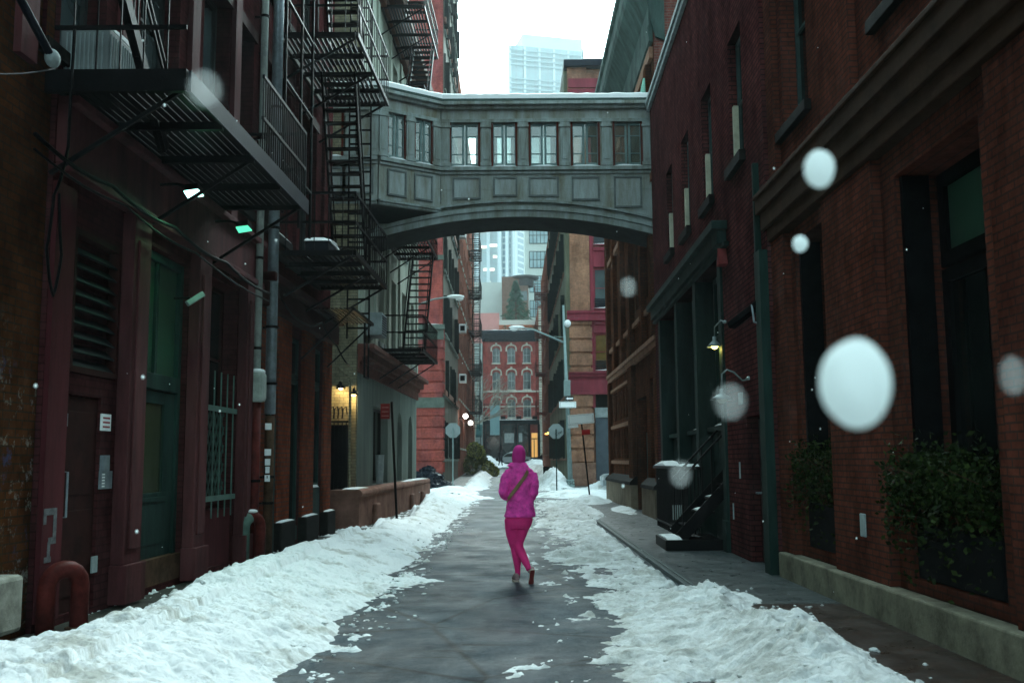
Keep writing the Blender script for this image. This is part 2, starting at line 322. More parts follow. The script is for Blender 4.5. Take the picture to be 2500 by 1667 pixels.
# ================================================ GROUND
def gz(y):
    return 0.0 if y < 50 else min(1.0, (y - 50) / 60)
def ground_sheet(name, xs, ys, off, mat, zf=None):
    mb = MB(); n = len(xs)
    vs = [(x, y, gz(y) + off) for y in ys for x in xs]
    fs = [(j * n + i, j * n + i + 1, (j + 1) * n + i + 1, (j + 1) * n + i) for j in range(len(ys) - 1) for i in range(n - 1)]
    mb.add(vs, fs); return struct(mb.build(name, mat, None))
def road_mat():
    m, nt, bs = base_mat('wet_asphalt'); co = objco(nt)
    grain = ramp(nt, nz(nt, co, 38, 6, .9), [(.36, (.006, .010, .014)), (.64, (.048, .070, .088))])
    patch = ramp(nt, nz(nt, co, .55, 6, .65, (1.2, .5, 1)), [(.36, (.5, .5, .5)), (.64, (1.3, 1.3, 1.3))])
    c = mixc(nt, 1.0, grain, patch, 'MULTIPLY')
    sl = ramp(nt, nz(nt, co, 1.3, 9, .74, (1.5, .45, 1)), [(.52, (0, 0, 0)), (.72, (.62, .62, .62))])
    c = mixc(nt, sl, c, (.10, .125, .135))
    dk = ramp(nt, nz(nt, co, 2.6, 5, .6, (.35, 2.2, 1)), [(.61, (0, 0, 0)), (.66, (.85, .85, .85))])
    c = mixc(nt, dk, c, (.006, .007, .007))
    vo = nt.nodes.new('ShaderNodeTexVoronoi'); vo.feature = 'DISTANCE_TO_EDGE'; vo.inputs['Scale'].default_value = .42; nt.links.new(co, vo.inputs['Vector']); ck = ramp(nt, vo.outputs['Distance'], [(.0, (1, 1, 1)), (.012, (0, 0, 0))]); c = mixc(nt, ck, c, (.004, .004, .004))
    nt.links.new(c, bs.inputs['Base Color'])
    nt.links.new(ramp(nt, nz(nt, co, .9, 5, .6), [(.38, (.30, .30, .30)), (.60, (.55, .55, .55))]), bs.inputs['Roughness']); nt.links.new(ramp(nt, nz(nt, co, 1.7, 10, .8, (.8, .7, 1)), [(.40, (.02, .02, .02)), (.55, (.07, .07, .07)), (.68, (.16, .16, .16))]), bs.inputs['Specular IOR Level'])
    h = mixc(nt, .5, nz(nt, co, 45, 4, .8), nz(nt, co, 2.5, 6, .7)); bump(nt, h, bs, .55, .02); return m
ROAD = road_mat()
ys = [-30, -10] + [i * 5 for i in range(0, 26)] + [140, 180, 260, 400, 700, 1200, 2000]
ground_sheet('ground', [-1500, -200, -60, -20, 20, 60, 200, 1500], ys, -.16, plain('city_ground', (.08, .085, .09), .8, var=.3, sc=.2))
ground_sheet('road', [-3.2, -1.5, 0, 1.2, 2.05], [y for y in ys if y <= 125], -.05, ROAD)
ground_sheet('cross_street', [-60, -3.2, 2.05, 60], [38.6, 45, 50.5], -.046, ROAD)
ground_sheet('end_street', [-60, -3.2, 2.05, 60], [102, 108, 112], -.046, ROAD)
def walk_mat(name, c1, c2, mort, w, h):
    m, nt, bs = base_mat(name); co = objco(nt)
    b = nt.nodes.new('ShaderNodeTexBrick'); nt.links.new(co, b.inputs['Vector']); b.inputs['Scale'].default_value = 1
    b.inputs['Brick Width'].default_value = w; b.inputs['Row Height'].default_value = h; b.inputs['Mortar Size'].default_value = .012
    b.inputs['Color1'].default_value = (*c1, 1); b.inputs['Color2'].default_value = (*c2, 1); b.inputs['Mortar'].default_value = (*mort, 1)
    c = mixc(nt, .9, b.outputs[0], ramp(nt, nz(nt, co, 2.2, 8, .72, (.5, 2, 1)), [(.3, (.55, .55, .55)), (.68, (1.2, 1.2, 1.2))]), 'MULTIPLY')
    nt.links.new(c, bs.inputs['Base Color']); nt.links.new(ramp(nt, nz(nt, co, 3.6, 7, .7), [(.35, (.25, .25, .25)), (.66, (.5, .5, .5))]), bs.inputs['Roughness'])
    bump(nt, mixc(nt, .5, b.outputs['Fac'], nz(nt, co, 14, 5, .7), 'SUBTRACT'), bs, -.2, .006); nt.links.new(ramp(nt, nz(nt, co, 1.1, 7, .7, (1.1, .55, 1)), [(.35, (.08, .08, .08)), (.65, (.20, .20, .20))]), bs.inputs['Specular IOR Level']); return m
WALK = walk_mat('wet_flagstone', (.050, .060, .062), (.044, .053, .055), (.024, .030, .031), 3.6, 1.25)
WALK_B = walk_mat('wet_brown_brick_paving', (.032, .015, .010), (.02, .011, .008), (.02, .016, .014), .2, .1)
def slab(name, x0, x1, y0, y1, mat, top=.0, h=.15):
    mb = MB(); n = max(1, int((y1 - y0) / 6))
    for i in range(n):
        a, b = y0 + (y1 - y0) * i / n, y0 + (y1 - y0) * (i + 1) / n
        za, zb = gz(a) + top, gz(b) + top
        mb.hexa([(x0, a, za - h), (x1, a, za - h), (x1, b, zb - h), (x0, b, zb - h), (x0, a, za), (x1, a, za), (x1, b, zb), (x0, b, zb)])
    return struct(mb.build(name, mat))
slab('sidewalk', 2.2, 4.6, 10.6, 38.2, WALK); slab('brick_sidewalk', 2.2, 3.9, -6, 10.59, WALK_B)
kb = MB(); kb.box(2.05, 2.12, -6, 38.2, -.15, .012); kb.box(2.14, 2.195, -6, 38.2, -.15, .006)
struct(kb.build('kerb', plain('steel_faced_kerb', (.07, .085, .085), .4, .1, var=.4, sc=6), None, bevel=.008))
slab('sidewalk', -6, -2.75, -6, 38.2, plain('worn_concrete_pavement', (.045, .045, .038), .5, var=.6, sc=5, bmp=.6), top=.02)
slab('sidewalk', 1.95, 60, 51, 101, WALK, top=.06); slab('sidewalk', -60, -2.3, 51, 101, WALK, top=.06); slab('sidewalk', -60, 60, 112, 118, WALK, top=.06)
# ------------------------------------------------ snow: banks ploughed to both sides, slush and loose lumps
_rng = np.random.RandomState(3); _tab = _rng.rand(256, 256)
def vnoise(x, y):
    xi = np.floor(x).astype(int); yi = np.floor(y).astype(int); fx = x - xi; fy = y - yi
    fx = fx * fx * (3 - 2 * fx); fy = fy * fy * (3 - 2 * fy); a = _tab[xi % 256, yi % 256]; b = _tab[(xi + 1) % 256, yi % 256]; c = _tab[xi % 256, (yi + 1) % 256]; d = _tab[(xi + 1) % 256, (yi + 1) % 256]
    return a + (b - a) * fx + (c - a) * fy + (a - b - c + d) * fx * fy
def fbm(x, y, o=5, g=.5):
    s = 0; a = 1; t = 0
    for i in range(o): s = s + a * vnoise(x + 17.3 * i, y + 9.1 * i); t += a; a *= g; x = x * 2.03; y = y * 2.03
    return s / t
def ss(a, b, x): t = np.clip((x - a) / (b - a), 0, 1); return t * t * (3 - 2 * t)
def lumps(x, y, sc):            # rounded clods: cellular bumps
    xi = np.floor(x * sc); yi = np.floor(y * sc); best = np.full(x.shape, 9.)
    for dx in (-1, 0, 1):
        for dy in (-1, 0, 1):
            cx = xi + dx; cy = yi + dy; ix = cx.astype(int) % 256; iy = cy.astype(int) % 256
            px = cx + _tab[ix, iy]; py = cy + _tab[(ix + 71) % 256, (iy + 31) % 256]
            best = np.minimum(best, ((x * sc - px) ** 2 + (y * sc - py) ** 2) / (.45 + .9 * _tab[(ix + 5) % 256, (iy + 99) % 256]))
    return np.clip(1 - best, 0, 1) ** .5
def snow_h(x, y):
    e = (fbm(x * 1.1, y * .8, 5) - .5); w = fbm(x * 3.1 + 50, y * 3.1, 5, .6) - .5
    cl = lumps(x, y, 7) * .5 + lumps(x + 9, y + 4, 15) * .45 + lumps(x + 3, y + 7, 3.2) * .35
    near = y < 39
    # left bank
    xin = -3.34 + .55 * np.clip((y - 14) / 10, 0, 1) + e * .5; xin = np.where(y < 8, xin - (8 - y) * .25, xin)
    xin = np.where(y > 27, xin - (y - 27) * .05, xin)
    xo = -1.50 + e * .55 + w * .12
    L = ss(0, .35, x - xin) * ss(0, .75, xo - x) * (.09 + .14 * ss(-1.7, -3.0, x))
    L = L + ss(0, .1, x - xin) * ss(0, .25, xo - x) * .05
    L = L + .09 * L / .3 * (cl - .4) + ss(0, .5, xo - x) * ss(0, .3, x - xin) * w * .10
    L = L + np.clip(fbm(x * 5.3 + 31, y * 4, 5, .65) - .50, 0, 1) * .26 * ss(.4, 0, x - xo) * ss(-.1, .05, x - xo)
    # packed patch on the road and thin slush
    P = .05 * ss(1.0, .3, np.hypot((x + 1.55) / .75, (y - 13.1) / .8) + w * .8)
    # right bank, thin and dirty, thicker piles near the camera
    xr = .62 + e * .9 + w * .35 + .25 * np.sin(y * .7); kx = 2.02 + w * .06 + np.where(y < 11.3, .30 * ss(11.6, 10.9, y) + .25 * ss(9, 6.5, y), 0)
    kx = kx + ss(24, 28, y) * .5 * ss(37, 31, y) + e * .5 * (y < 11)
    Rr = ss(0, .5, x - xr) * ss(0, .10, kx - x) * (.012 + .03 * cl) + (w + .03) * .17 * ss(0, .3, x - xr) * ss(0, .1, kx - x)
    Rr = Rr + np.clip(fbm(x * 5.3 + 11, y * 4, 5, .65) - .51, 0, 1) * .26 * ss(-.35, 0, x - xr) * ss(.1, -.05, x - xr)
    pile = lambda cx, cy, rx, ry, h: h * ss(1.25, .1, np.hypot((x - cx) / rx, (y - cy) / ry) + e * .9 + w * .3) * (.65 + .45 * cl)
    Rr = Rr + pile(2.1, 11.0, .55, .9, .09) + pile(2.2, 8.0, .6, 1.5, .17) + pile(2.0, 6.2, .7, 1.4, .14) + pile(2.45, 8.6, .22, .3, .10) + pile(1.7, 9.3, .5, 1.2, .06)
    Rr = Rr + pile(2.75, 36.5, .7, 2.4, .22) + pile(3.3, 30, .3, 2, .1) + pile(2.0, 34, .5, 3, .12)
    # scatter of small bits on the bare pavement strip
    sc_ = np.where((x < xin + .2), .07 * np.clip(fbm(x * 4 + 7, y * 4, 5, .65) - .56, 0, 1) * 4 * ss(7, 12, y), 0)
    H = np.maximum(np.maximum(L, Rr), np.maximum(P, sc_))
    # crossing and the far block
    X = .10 * ss(.35, .6, fbm(x * .5 + 20, y * .35, 5)) * ss(1.1, 1.8, np.abs(x + .25) + w) + .05 * np.clip(w, 0, 1) + pile(-3.4, 41, 2.4, 3, .22) + pile(3.0, 44, 2.2, 2.2, .16) + pile(5.2, 47.5, 1.6, 2.2, .7) + pile(-3.2, 47.5, 1.6, 2.2, .25) - .02
    far = (pile(2.2, 62, .9, 12, .5) + pile(2.1, 53.5, .8, 3, .45) + pile(2.1, 84, .8, 16, .4) + pile(-2.0, 58, .6, 10, .3) + pile(-2.2, 78, .6, 14, .4)
           + pile(-2.6, 107, 1.4, 3.0, .75) + pile(.0, 108, 3, 1.0, .1) + pile(2.4, 107, 1.6, 2, .4) + .10 * ss(.38, .6, fbm(x * .6, y * .2 + 60, 4)) * ss(98, 104, y))
    far = far + .35 * np.abs(w) * far
    mid = np.where(y < 51.5, X, far)
    t = ss(37, 40, y); t2 = ss(50, 53, y)
    return np.where(y < 40, H * (1 - t) + X * t, X * (1 - t2) + far * t2) + (fbm(x * 7, y * 7, 5, .62) - .5) * .09 * (y < 40) * ss(.0, .05, np.where(y < 40, H, 1)) + (fbm(x * 5, y * 5, 5, .62) - .62) * .06 * (y < 40) * ss(2.3, 2.0, x)
def gbase(x, y):
    g = np.where(y < 50, 0, np.minimum(1, (y - 50) / 60)); side = (x < -2.75) * (y < 38.2) * .02 + (x > 2.05) * (y < 38.2) * 0. 
    r = ((x > -2.75) & (x < 2.05) & (y < 38.2)) | ((y > 38.2) & (y < 51)) | ((x > -2.3) & (x < 1.95) & (y > 51))
    return g + np.where(r, -.05, side + .06 * (y > 51))
snv = []; snf = []; off = 0
for (ya, yb, dy, x0, x1, dx) in ((4.8, 14, .024, -4.7, 3.6, .022), (14, 40, .07, -4.3, 4.2, .04), (40, 52, .16, -9, 9, .10), (52, 114, .4, -4.6, 3.9, .12)):
    xs = np.arange(x0, x1, dx); yy = np.arange(ya, yb + dy * .5, dy); X, Y = np.meshgrid(xs, yy)
    h = snow_h(X, Y); Z = gbase(X, Y) - .014 + h; keep = h > .012
    idx = (np.arange(X.size) + off).reshape(X.shape)
    f = keep[:-1, :-1] | keep[1:, :-1] | keep[:-1, 1:] | keep[1:, 1:]
    snf.append(np.stack([idx[:-1, :-1][f], idx[:-1, 1:][f], idx[1:, 1:][f], idx[1:, :-1][f]], 1)); snv.append(np.stack([X.ravel(), Y.ravel(), Z.ravel()], 1)); off += X.size
V = np.concatenate(snv); Fq = np.concatenate(snf)
used = np.unique(Fq); rm = -np.ones(len(V), int); rm[used] = np.arange(len(used)); V = V[used]; Fq = rm[Fq]
# loose lumps
ico = bmesh.new(); bmesh.ops.create_icosphere(ico, subdivisions=2, radius=1); iv = np.array([v.co[:] for v in ico.verts]); itf = [[v.index for v in f.verts] for f in ico.faces]; ico.free()
lv = []; tri = []; o2 = len(V)
for k in range(480):
    u = random.random()
    if u < .45: x, y = random.gauss(-1.45, .22), random.uniform(5.5, 26)
    elif u < .60: x, y = random.gauss(-3.45, .25), random.uniform(7, 24)
    elif u < .85: x, y = random.gauss(1.2, .55), random.uniform(5.5, 28)
    else: x, y = random.gauss(2.5, .35), random.uniform(5.5, 12)
    r = random.choice([.007, .010, .014, .019]) * random.uniform(.7, 1.2)
    if u < .85 and r > .04: r *= .6
    z = float(gbase(np.array([x]), np.array([y]))[0] + max(0, snow_h(np.array([[x]]), np.array([[y]]))[0, 0]))
    n = np.array([mnoise.noise(Vector(p * 1.7 + k)) for p in iv])
    lv.append(iv * (1 + 1.0 * n[:, None]) * np.array([r * random.uniform(.8, 1.7), r * random.uniform(.8, 1.4), r * .7]) + np.array([x, y, z + r * .3]))
    tri += [[i + o2 for i in f] for f in itf]; o2 += len(iv)
V = np.concatenate([V] + lv)
me = bpy.data.meshes.new('snow'); nq = len(Fq); ntri = len(tri)
me.vertices.add(len(V)); me.vertices.foreach_set('co', V.astype(np.float32).ravel())
me.loops.add(nq * 4 + ntri * 3); me.loops.foreach_set('vertex_index', np.concatenate([Fq.ravel(), np.array(tri).ravel()]).astype(np.int32))
me.polygons.add(nq + ntri); me.polygons.foreach_set('loop_start', np.concatenate([np.arange(nq) * 4, nq * 4 + np.arange(ntri) * 3]).astype(np.int32))
me.polygons.foreach_set('use_smooth', np.ones(nq + ntri, bool)); me.update(calc_edges=True); me.validate(); me.materials.append(SNOW)
tag(put(me, 'snow'), 'trampled white snow ploughed into banks along both sides of the wet street', 'snow', kind='stuff')
# ================================================ LEFT SIDE: maroon building
FA = Side(-4.5, .03, 1)
A = thing('maroon_building', 'dark maroon painted brick building with fire escapes on the left of the street', 'building', (-4.2, 12, 0))
up = []
for (a, b) in ((8.7, 9.9), (10.75, 11.95), (12.8, 13.9), (14.3, 15.1), (15.9, 17.4), (18.3, 19.5)):
    for z0 in (5.35, 9.3, 13.2): up.append((a, b, z0, z0 + 2.75, .28))
low = [(9.40, 10.47, 2.36, 3.78, .1), (9.37, 10.16, .1, 2.16, .08), (10.97, 12.54, .1, 4.0, .16), (13.03, 14.61, .1, 4.02, .3)]
pier_holes = [(15.95, 16.72, .1, 3.9, .12), (17.6, 18.5, .1, 3.75, .12), (19.42, 20.3, .1, 3.75, .12)]
facade('wall', FA, 8.95, 15.5, 0, 17, [h for h in up if h[1] < 15.4] + low, .3, BR_AU, A, 7)
facade('wall', FA, 15.503, 21.0, 0, 17, [h for h in up if h[0] > 15.5] + pier_holes, .3, BR_AU, A, 7)
# ground-floor skins: painted maroon iron front, brick piers
m = MB()
for a, b in ((8.96, 9.34),): m.fb(FA, a, b, .1, 4.1, .002, .05)
m.build('corner_pilaster', PT_A, A)
for a, b in ((10.5, 10.96), (12.56, 13.01), (14.63, 15.0)):
    m = MB(); m.fb(FA, a, b, .45, 4.18, .002, .14); m.fb(FA, a - .03, b + .03, .05, .45, .002, .19); m.fb(FA, a + .09, b - .09, .6, 3.9, .14, .165); m.build('pilaster', PT_A2, A, bevel=.01)
m = MB(); m.fb(FA, 8.97, 15.4, 4.19, 4.27, .002, .17); m.fb(FA, 8.97, 15.4, 4.27, 4.84, .002, .11); m.fb(FA, 8.97, 15.4, 4.84, 4.92, .002, .2); m.build('fascia', PT_A2, A, bevel=.012)
for a, b in ((16.74, 17.58), (18.52, 19.40), (20.32, 20.98)):
    m = MB(); m.fb(FA, a, b, .5, 3.95, .002, .06); m.build('brick_pier', BR_P, A)
    m = MB(); m.fb(FA, a - .06, b + .06, 0, .5, .002, .17); m.build('pier_base', STONE_D, A, bevel=.03)
    cap(FA, a - .03, b + .03, .5, .065, .16, .03, A)
m = MB(); m.fb(FA, 15.52, 21.0, 3.95, 4.35, .002, .2); m.fb(FA, 15.52, 21.0, 4.35, 4.5, .002, .3); m.build('lintel_band', PT_D, A, bevel=.02)
m = MB(); m.fb(FA, 15.42, 15.9, .1, 4.0, .002, .08); m.build('quoin_strip', BR_P, A)
# louvre, plain door, green door, grille window
m = MB(); m.fb(FA, 9.41, 10.46, 2.37, 2.43, -.09, .02); m.fb(FA, 9.41, 10.46, 3.71, 3.77, -.09, .02); m.fb(FA, 9.41, 9.46, 2.43, 3.71, -.09, .02); m.fb(FA, 10.41, 10.46, 2.43, 3.71, -.09, .02)
lv_ = m.build('louvre_vent', PT_D, A); m = MB()
for k in range(9):
    z = 2.45 + k * .138; m.hexa([FA(9.47, z, -.08), FA(10.40, z, -.08), FA(10.40, z - .03, .0), FA(9.47, z - .03, .0), FA(9.47, z + .07, -.085), FA(10.40, z + .07, -.085), FA(10.40, z - .018, .012), FA(9.47, z - .018, .012)])
m.build('slats', plain('dull_louvre', (.010, .012, .013), .7), lv_)
m = MB(); m.fb(FA, 9.38, 10.15, .1, 2.14, -.07, -.03)
for z in (.25, 1.2): m.fb(FA, 9.46, 10.07, z, z + .8, -.03, -.018)
dr = m.build('door', PT_D, A, 'plain dark maroon side door', bevel=.005)
m = MB(); m.tube([FA(9.44, 1.0, -.03), FA(9.44, 1.0, .03), FA(9.44, 1.42, .03), FA(9.44, 1.42, -.03)], .012); m.build('handle', GALV, dr)
m = MB(); m.fb(FA, 9.40, 9.46, 1.85, 1.97, -.03, -.0); m.build('hinge', GALV, dr)
m = MB(); m.fb(FA, 10.98, 12.53, .1, .40, -.15, .0); m.build('door_step', RUST, A)
m = MB(); m.fb(FA, 10.98, 11.08, .4, 3.98, -.15, -.06); m.fb(FA, 12.43, 12.53, .4, 3.98, -.15, -.06); m.fb(FA, 11.08, 12.43, 2.36, 2.54, -.15, -.04); m.fb(FA, 11.08, 12.43, 3.88, 3.98, -.15, -.06)
m.fb(FA, 11.72, 11.79, 2.54, 3.88, -.15, -.08); m.build('door_frame', GR_P, A, bevel=.006)
m = MB(); m.fb(FA, 11.08, 12.43, 2.54, 3.88, -.155, -.12); m.build('transom_pane', GLG, A)
m = MB(); m.fb(FA, 11.09, 12.42, .4, 1.15, -.15, -.09); m.fb(FA, 11.09, 11.36, 1.15, 2.34, -.15, -.09); m.fb(FA, 12.1, 12.42, 1.15, 2.34, -.15, -.09); m.fb(FA, 11.36, 12.1, 2.2, 2.34, -.15, -.09); m.fb(FA, 11.3, 12.2, .55, 1.02, -.09, -.078); m.fb(FA, 11.3, 12.2, 1.05, 1.1, -.09, -.06)
gd = m.build('green_door', GR_P, A, 'tall green door with a long glass light', bevel=.004)
m = MB(); m.fb(FA, 11.36, 12.1, 1.15, 2.2, -.145, -.12); m.build('pane', glass('dim_lit_glass', (.045, .055, .025), .25, c2=(.028, .04, .02)), gd)
m = MB(); m.fb(FA, 13.05, 14.6, .1, .85, -.29, -.04); m.build('window_apron', PT_A, A)
window(FA, A, 13.05, 14.6, .9, 4.0, .28, 2, 3, PT_D, GL)
g = MB()
for k in range(6): g.fb(FA, 13.05 + k * .28, 13.066 + k * .28, .75, 2.75, .004, .02)
g.fb(FA, 13.0, 14.6, .98, 1.05, -.01, .03); g.fb(FA, 13.0, 14.6, 2.2, 2.27, -.01, .03)
gr = g.build('window_grille', plain('pale_green_iron', (.075, .125, .105), .5, var=.3), A); g = MB()
for k in range(-12, 14):      # crossed mesh
    for sg in (1, -1):
        p0 = (13.02 + k * .14, 1.05); L = 1.15; pts = []
        for t in (0, 1): pts.append((p0[0] + sg * t * L * .55 + (0 if sg > 0 else .0), 1.05 + t * L))
        (a, za), (b, zb) = pts
        lo, hi = 13.05, 14.1
        def clip(a, za, b, zb):
            if a > b: a, za, b, zb = b, zb, a, za
            if b <= lo or a >= hi: return None
            if a < lo: za += (zb - za) * (lo - a) / (b - a); a = lo
            if b > hi: zb = za + (zb - za) * (hi - a) / (b - a); b = hi
            return a, za, b, zb
        c = clip(a, za, b, zb)
        if c: g.beam(FA(c[0], c[1], -.005), FA(c[2], c[3], -.005), .02, .012)
g.build('mesh_screen', plain('dull_mesh_green', (.035, .062, .052), .6), gr)
# shop fronts between the brick piers
for a, b, z0 in ((15.97, 16.7, .9), (17.62, 18.48, .1), (19.44, 20.28, 1.0)):
    m = MB(); m.fb(FA, a + .003, b - .003, .1, max(z0, .35), -.11, -.01); m.fb(FA, a + .1, b - .1, .2, max(z0 - .12, .3), -.01, .01); m.build('stall_riser', GR_D, A)
    if z0 > .5: cap(FA, a + .1, b - .1, z0, -.05, .0, .05, A)
    window(FA, A, a, b, max(z0, .36), 3.0, .11, 1, 1, GR_P, GL, fw=.09); window(FA, A, a, b, 3.02, 3.74, .11, 2, 1, GR_P, GL, fw=.07)
# upper windows
for h in up:
    if h[2] < 13: window(FA, A, h[0], h[1], h[2], h[3], .27, 1 if h[1] - h[0] < 1 else 2, 2, FR_D, GLB if h[2] < 6 and h[0] < 13.5 else GL, sill=STONE_D, fw=.07, sd=.07, snow=h[2] < 6 and h[0] > 15, lintel=PT_D if h[2] < 6 else None)
for s in (8.3, 10.3, 12.35, 14.1, 15.5, 17.85, 20.1):
    m = MB(); m.fb(FA, s - .14, s + .14, 5.0, 16.9, .002, .07); m.build('wall_strip', PT_A2 if s < 15 else BR_AU, A)
# small plates on the wall
m = MB(); m.fb(FA, 10.14, 10.36, 1.83, 2.0, .004, .02); pl = m.build('notice_plate', WHITEP, A, 'small white notice with three lines of faded red print'); m = MB()
for k in range(3): m.fb(FA, 10.17, 10.33, 1.95 - k * .045, 1.968 - k * .045, .02, .0225)
m.build('print', plain('faded_red_print', (.3, .05, .06), .7), pl)
m = MB(); m.fb(FA, 10.17, 10.3, 1.42, 1.58, .004, .05); m.build('entry_phone', GALV, A); m = MB(); m.fb(FA, 10.16, 10.42, 1.24, 1.42, .004, .03); ep = m.build('name_plate', GALV, A); m = MB()
for k in range(5): m.fb(FA, 10.18, 10.24, 1.26 + k * .03, 1.275 + k * .03, .03, .033)
m.build('buttons', WHITEP, ep)
m = MB(); m.fb(FA, 10.06, 10.18, .42, .58, .004, .02); m.build('meter_plate', LGREY, A)
# near brick house with graffiti
NB = thing('graffiti_brick_building', 'brown brick building with faded graffiti at the left edge', 'building', (-4.2, 5, 0))
FB = Side(-4.54, .03, 1)
facade('wall', FB, -4, 8.93, 0, 17, [(1.5, 3, 1.2, 3.2), (4.3, 5.6, 5.4, 8)], .2, BR_A, NB, 7)
window(FB, NB, 1.5, 3, 1.2, 3.2, .2, 2, 2, sill=STONE_D); window(FB, NB, 4.3, 5.6, 5.4, 8, .2, 2, 2, sill=STONE_D)
m = MB(); m.fb(FB, 6.2, 8.38, 0.14, .60, .002, .26); m.build('white_block', STONE_W, NB, 'stained white painted stone block at the wall foot', bevel=.04)
g7 = MB(); FG = FB
for (a, b, c, d) in ((8.90, 8.95, .96, 1.06), (8.90, 9.14, 1.04, 1.10), (9.08, 9.14, .80, 1.04), (9.0, 9.14, .78, .84), (8.99, 9.04, .66, .8), (8.94, 9.06, .62, .67)): g7.fb(FA, a + .08, b + .08, c, d, .051, .054)
g7.build('graffiti_tag', plain('chalky_paint', (.12, .125, .13), .9, var=.4, sc=20), A, 'small chalky white spray tag')
# bollards: bent pipe guards
def bollard(name, label, s, h, w, mat, dd=.2, ly=.16):
    t = thing(name, label, 'pipe guard', FA(s, .02, dd)); x, y, z = FA(s, .02, dd); pts = []; hw = w / 2; r0 = .15
    pts = [(x - hw, y - ly, z)] + [(x - hw * math.cos(math.pi * k / 8), y - ly * math.cos(math.pi * k / 8), h - r0 + r0 * math.sin(math.pi * k / 8)) for k in range(9)] + [(x + hw, y + ly, z)]
    m = MB(); m.tube(pts, .08, 14); m.build('bent_pipe', mat, t, smooth=True)
    m = MB(); m.lathe((x + hw, y + ly, z - .02), [(.12, 0), (.12, .03), (.085, .04)], 14); m.build('collar', RUST, t); return t, pts
RB = plain('chipped_red_paint', (.085, .016, .014), .5, var=.5, sc=6)
bollard('pipe_guard', 'red bent pipe guard in the foreground beside the white stone block', 9.1, .56, .16, RB)
t, pts = bollard('pipe_guard', 'red and pale green bent pipe guard below the white downpipe', 14.9, .70, .16, RB, .2)
m = MB(); m.tube([tuple(Vector(p)) for p in pts[0:5]], .088, 14); m.build('green_patch', plain('pale_green_paint', (.08, .13, .11), .6, var=.4), t, smooth=True)
m = MB(); m.ell((pts[5][0], pts[5][1], pts[5][2] + .08), (.08, .09, .03)); m.build('snow_cap', SNOWC, t, smooth=True)
# pipes
def wallpipe(name, label, s, z0, z1, r, d, mat, n=14, cat='pipe', rings=()):
    t = thing(name, label, cat, FA(s, z0, d)); m = MB(); m.tube([FA(s, z0, d), FA(s, z1, d)], r, n); m.build('tube', mat, t, smooth=True)
    for z in rings: m = MB(); m.tube([FA(s, z, d), FA(s, z + .04, d)], r * 1.25, n); m.fb(FA, s - .015, s + .015, z, z + .03, .0, d); m.build('clamp', BLK, t)
    return t
wp = wallpipe('downpipe', 'cream painted downpipe ending at the white meter box', 15.1, 2.9, 17, .055, .16, WPIPE, rings=(3.2, 4.6, 6.5, 8.5))
mt_ = thing('meter_box', 'rounded white meter box under the cream downpipe', 'box', FA(15.0, 2.4, .34)); m = MB(); m.fb(FA, 14.95, 15.2, 2.4, 2.86, .06, .3); m.build('case', WPIPE, mt_, bevel=.06); m = MB(); m.ell(FA(15.08, 2.86, .18), (.12, .12, .05)); m.build('snow_cap', SNOWC, mt_, smooth=True)
wallpipe('standpipe', 'dark red standpipe running down from the meter box', 15.1, .0, 2.4, .075, .16, RB, rings=(1.2,))
wallpipe('conduit', 'wide silver steel conduit running up the maroon wall', 15.66, 2.25, 17, .085, .22, GALV, 18, rings=(2.7, 3.6, 5.2, 7.2))
rp = wallpipe('sewer_stack', 'rusty brown drain stack with stickers below the silver conduit', 15.66, .0, 2.22, .075, .22, RUST, rings=(.85, 1.25))
m = MB(); 
for z, w_ in ((2.0, .05), (1.6, .05), (1.45, .04), (1.33, .03), (1.2, .04)): m.box(FA(15.66, z, .22)[0] - w_, FA(15.66, z, .22)[0] + w_, FA(15.66, z, .22)[1] - .092, FA(15.66, z, .22)[1] - .076, z, z + .1)
m.build('sticker', WHITEP, rp, 'torn white stickers')
m = MB(); m.fb(FA, 16.0, 16.1, 0, 2.2, .1, .2); t = thing('green_downpipe', 'square green downpipe beside the rusty drain stack', 'pipe', FA(16.2, 0, .15)); m.build('tube', GR_P, t)
wallpipe('conduit', 'thin black conduit pipe left of the silver one', 15.35, .3, 17, .03, .12, BLK, 8, rings=(4, 6, 8))
# flood lights on the fascia
GRN = emis('cold_green_tube', (.40, 1.0, .88), 1.6); GRN2 = emis('dim_green_tube', (.10, .8, .45), .28)
def flood(s, z, label, em, pw):
    c = Vector(FA(s, z, .5)); t = thing('flood_light', label, 'lamp', tuple(c))
    m = MB(); m.tube([FA(s - .05, z + .1, .0), FA(s - .02, z + .12, .3), tuple(c + Vector((0, 0, .06)))], .018, 8); m.build('arm', BLK, t)
    m = MB(); q = [FA(s - .08, z + .03, .40), FA(s + .12, z + .0, .38), FA(s + .12, z + .03, .56), FA(s - .08, z + .05, .56)]
    m.hexa(q + [(a, b, c_ + .07) for a, b, c_ in q]); m.build('housing', BLK, t, bevel=.01)
    m = MB(); q2 = [(a, b, c_ - .006) for a, b, c_ in q]; m.hexa([(a, b, c_ - .012) for a, b, c_ in q2] + q2); m.build('lens', em, t)
    if pw:
        l = bpy.data.lights.new('flood', 'AREA'); l.energy = pw; l.color = (.25, 1, .5); l.size = .15; o = bpy.data.objects.new('bulb', l); COL.objects.link(o); o.parent = t
        o.location = (0.02, 0, -.08); o.rotation_euler = (R(-8), R(-28), 0)
flood(11.25, 4.58, 'lit cold white and green flood light under the near fire escape', GRN, 4)
flood(13.2, 4.62, 'dim green flood light, the farther of the two under the fire escape', GRN2, 0)
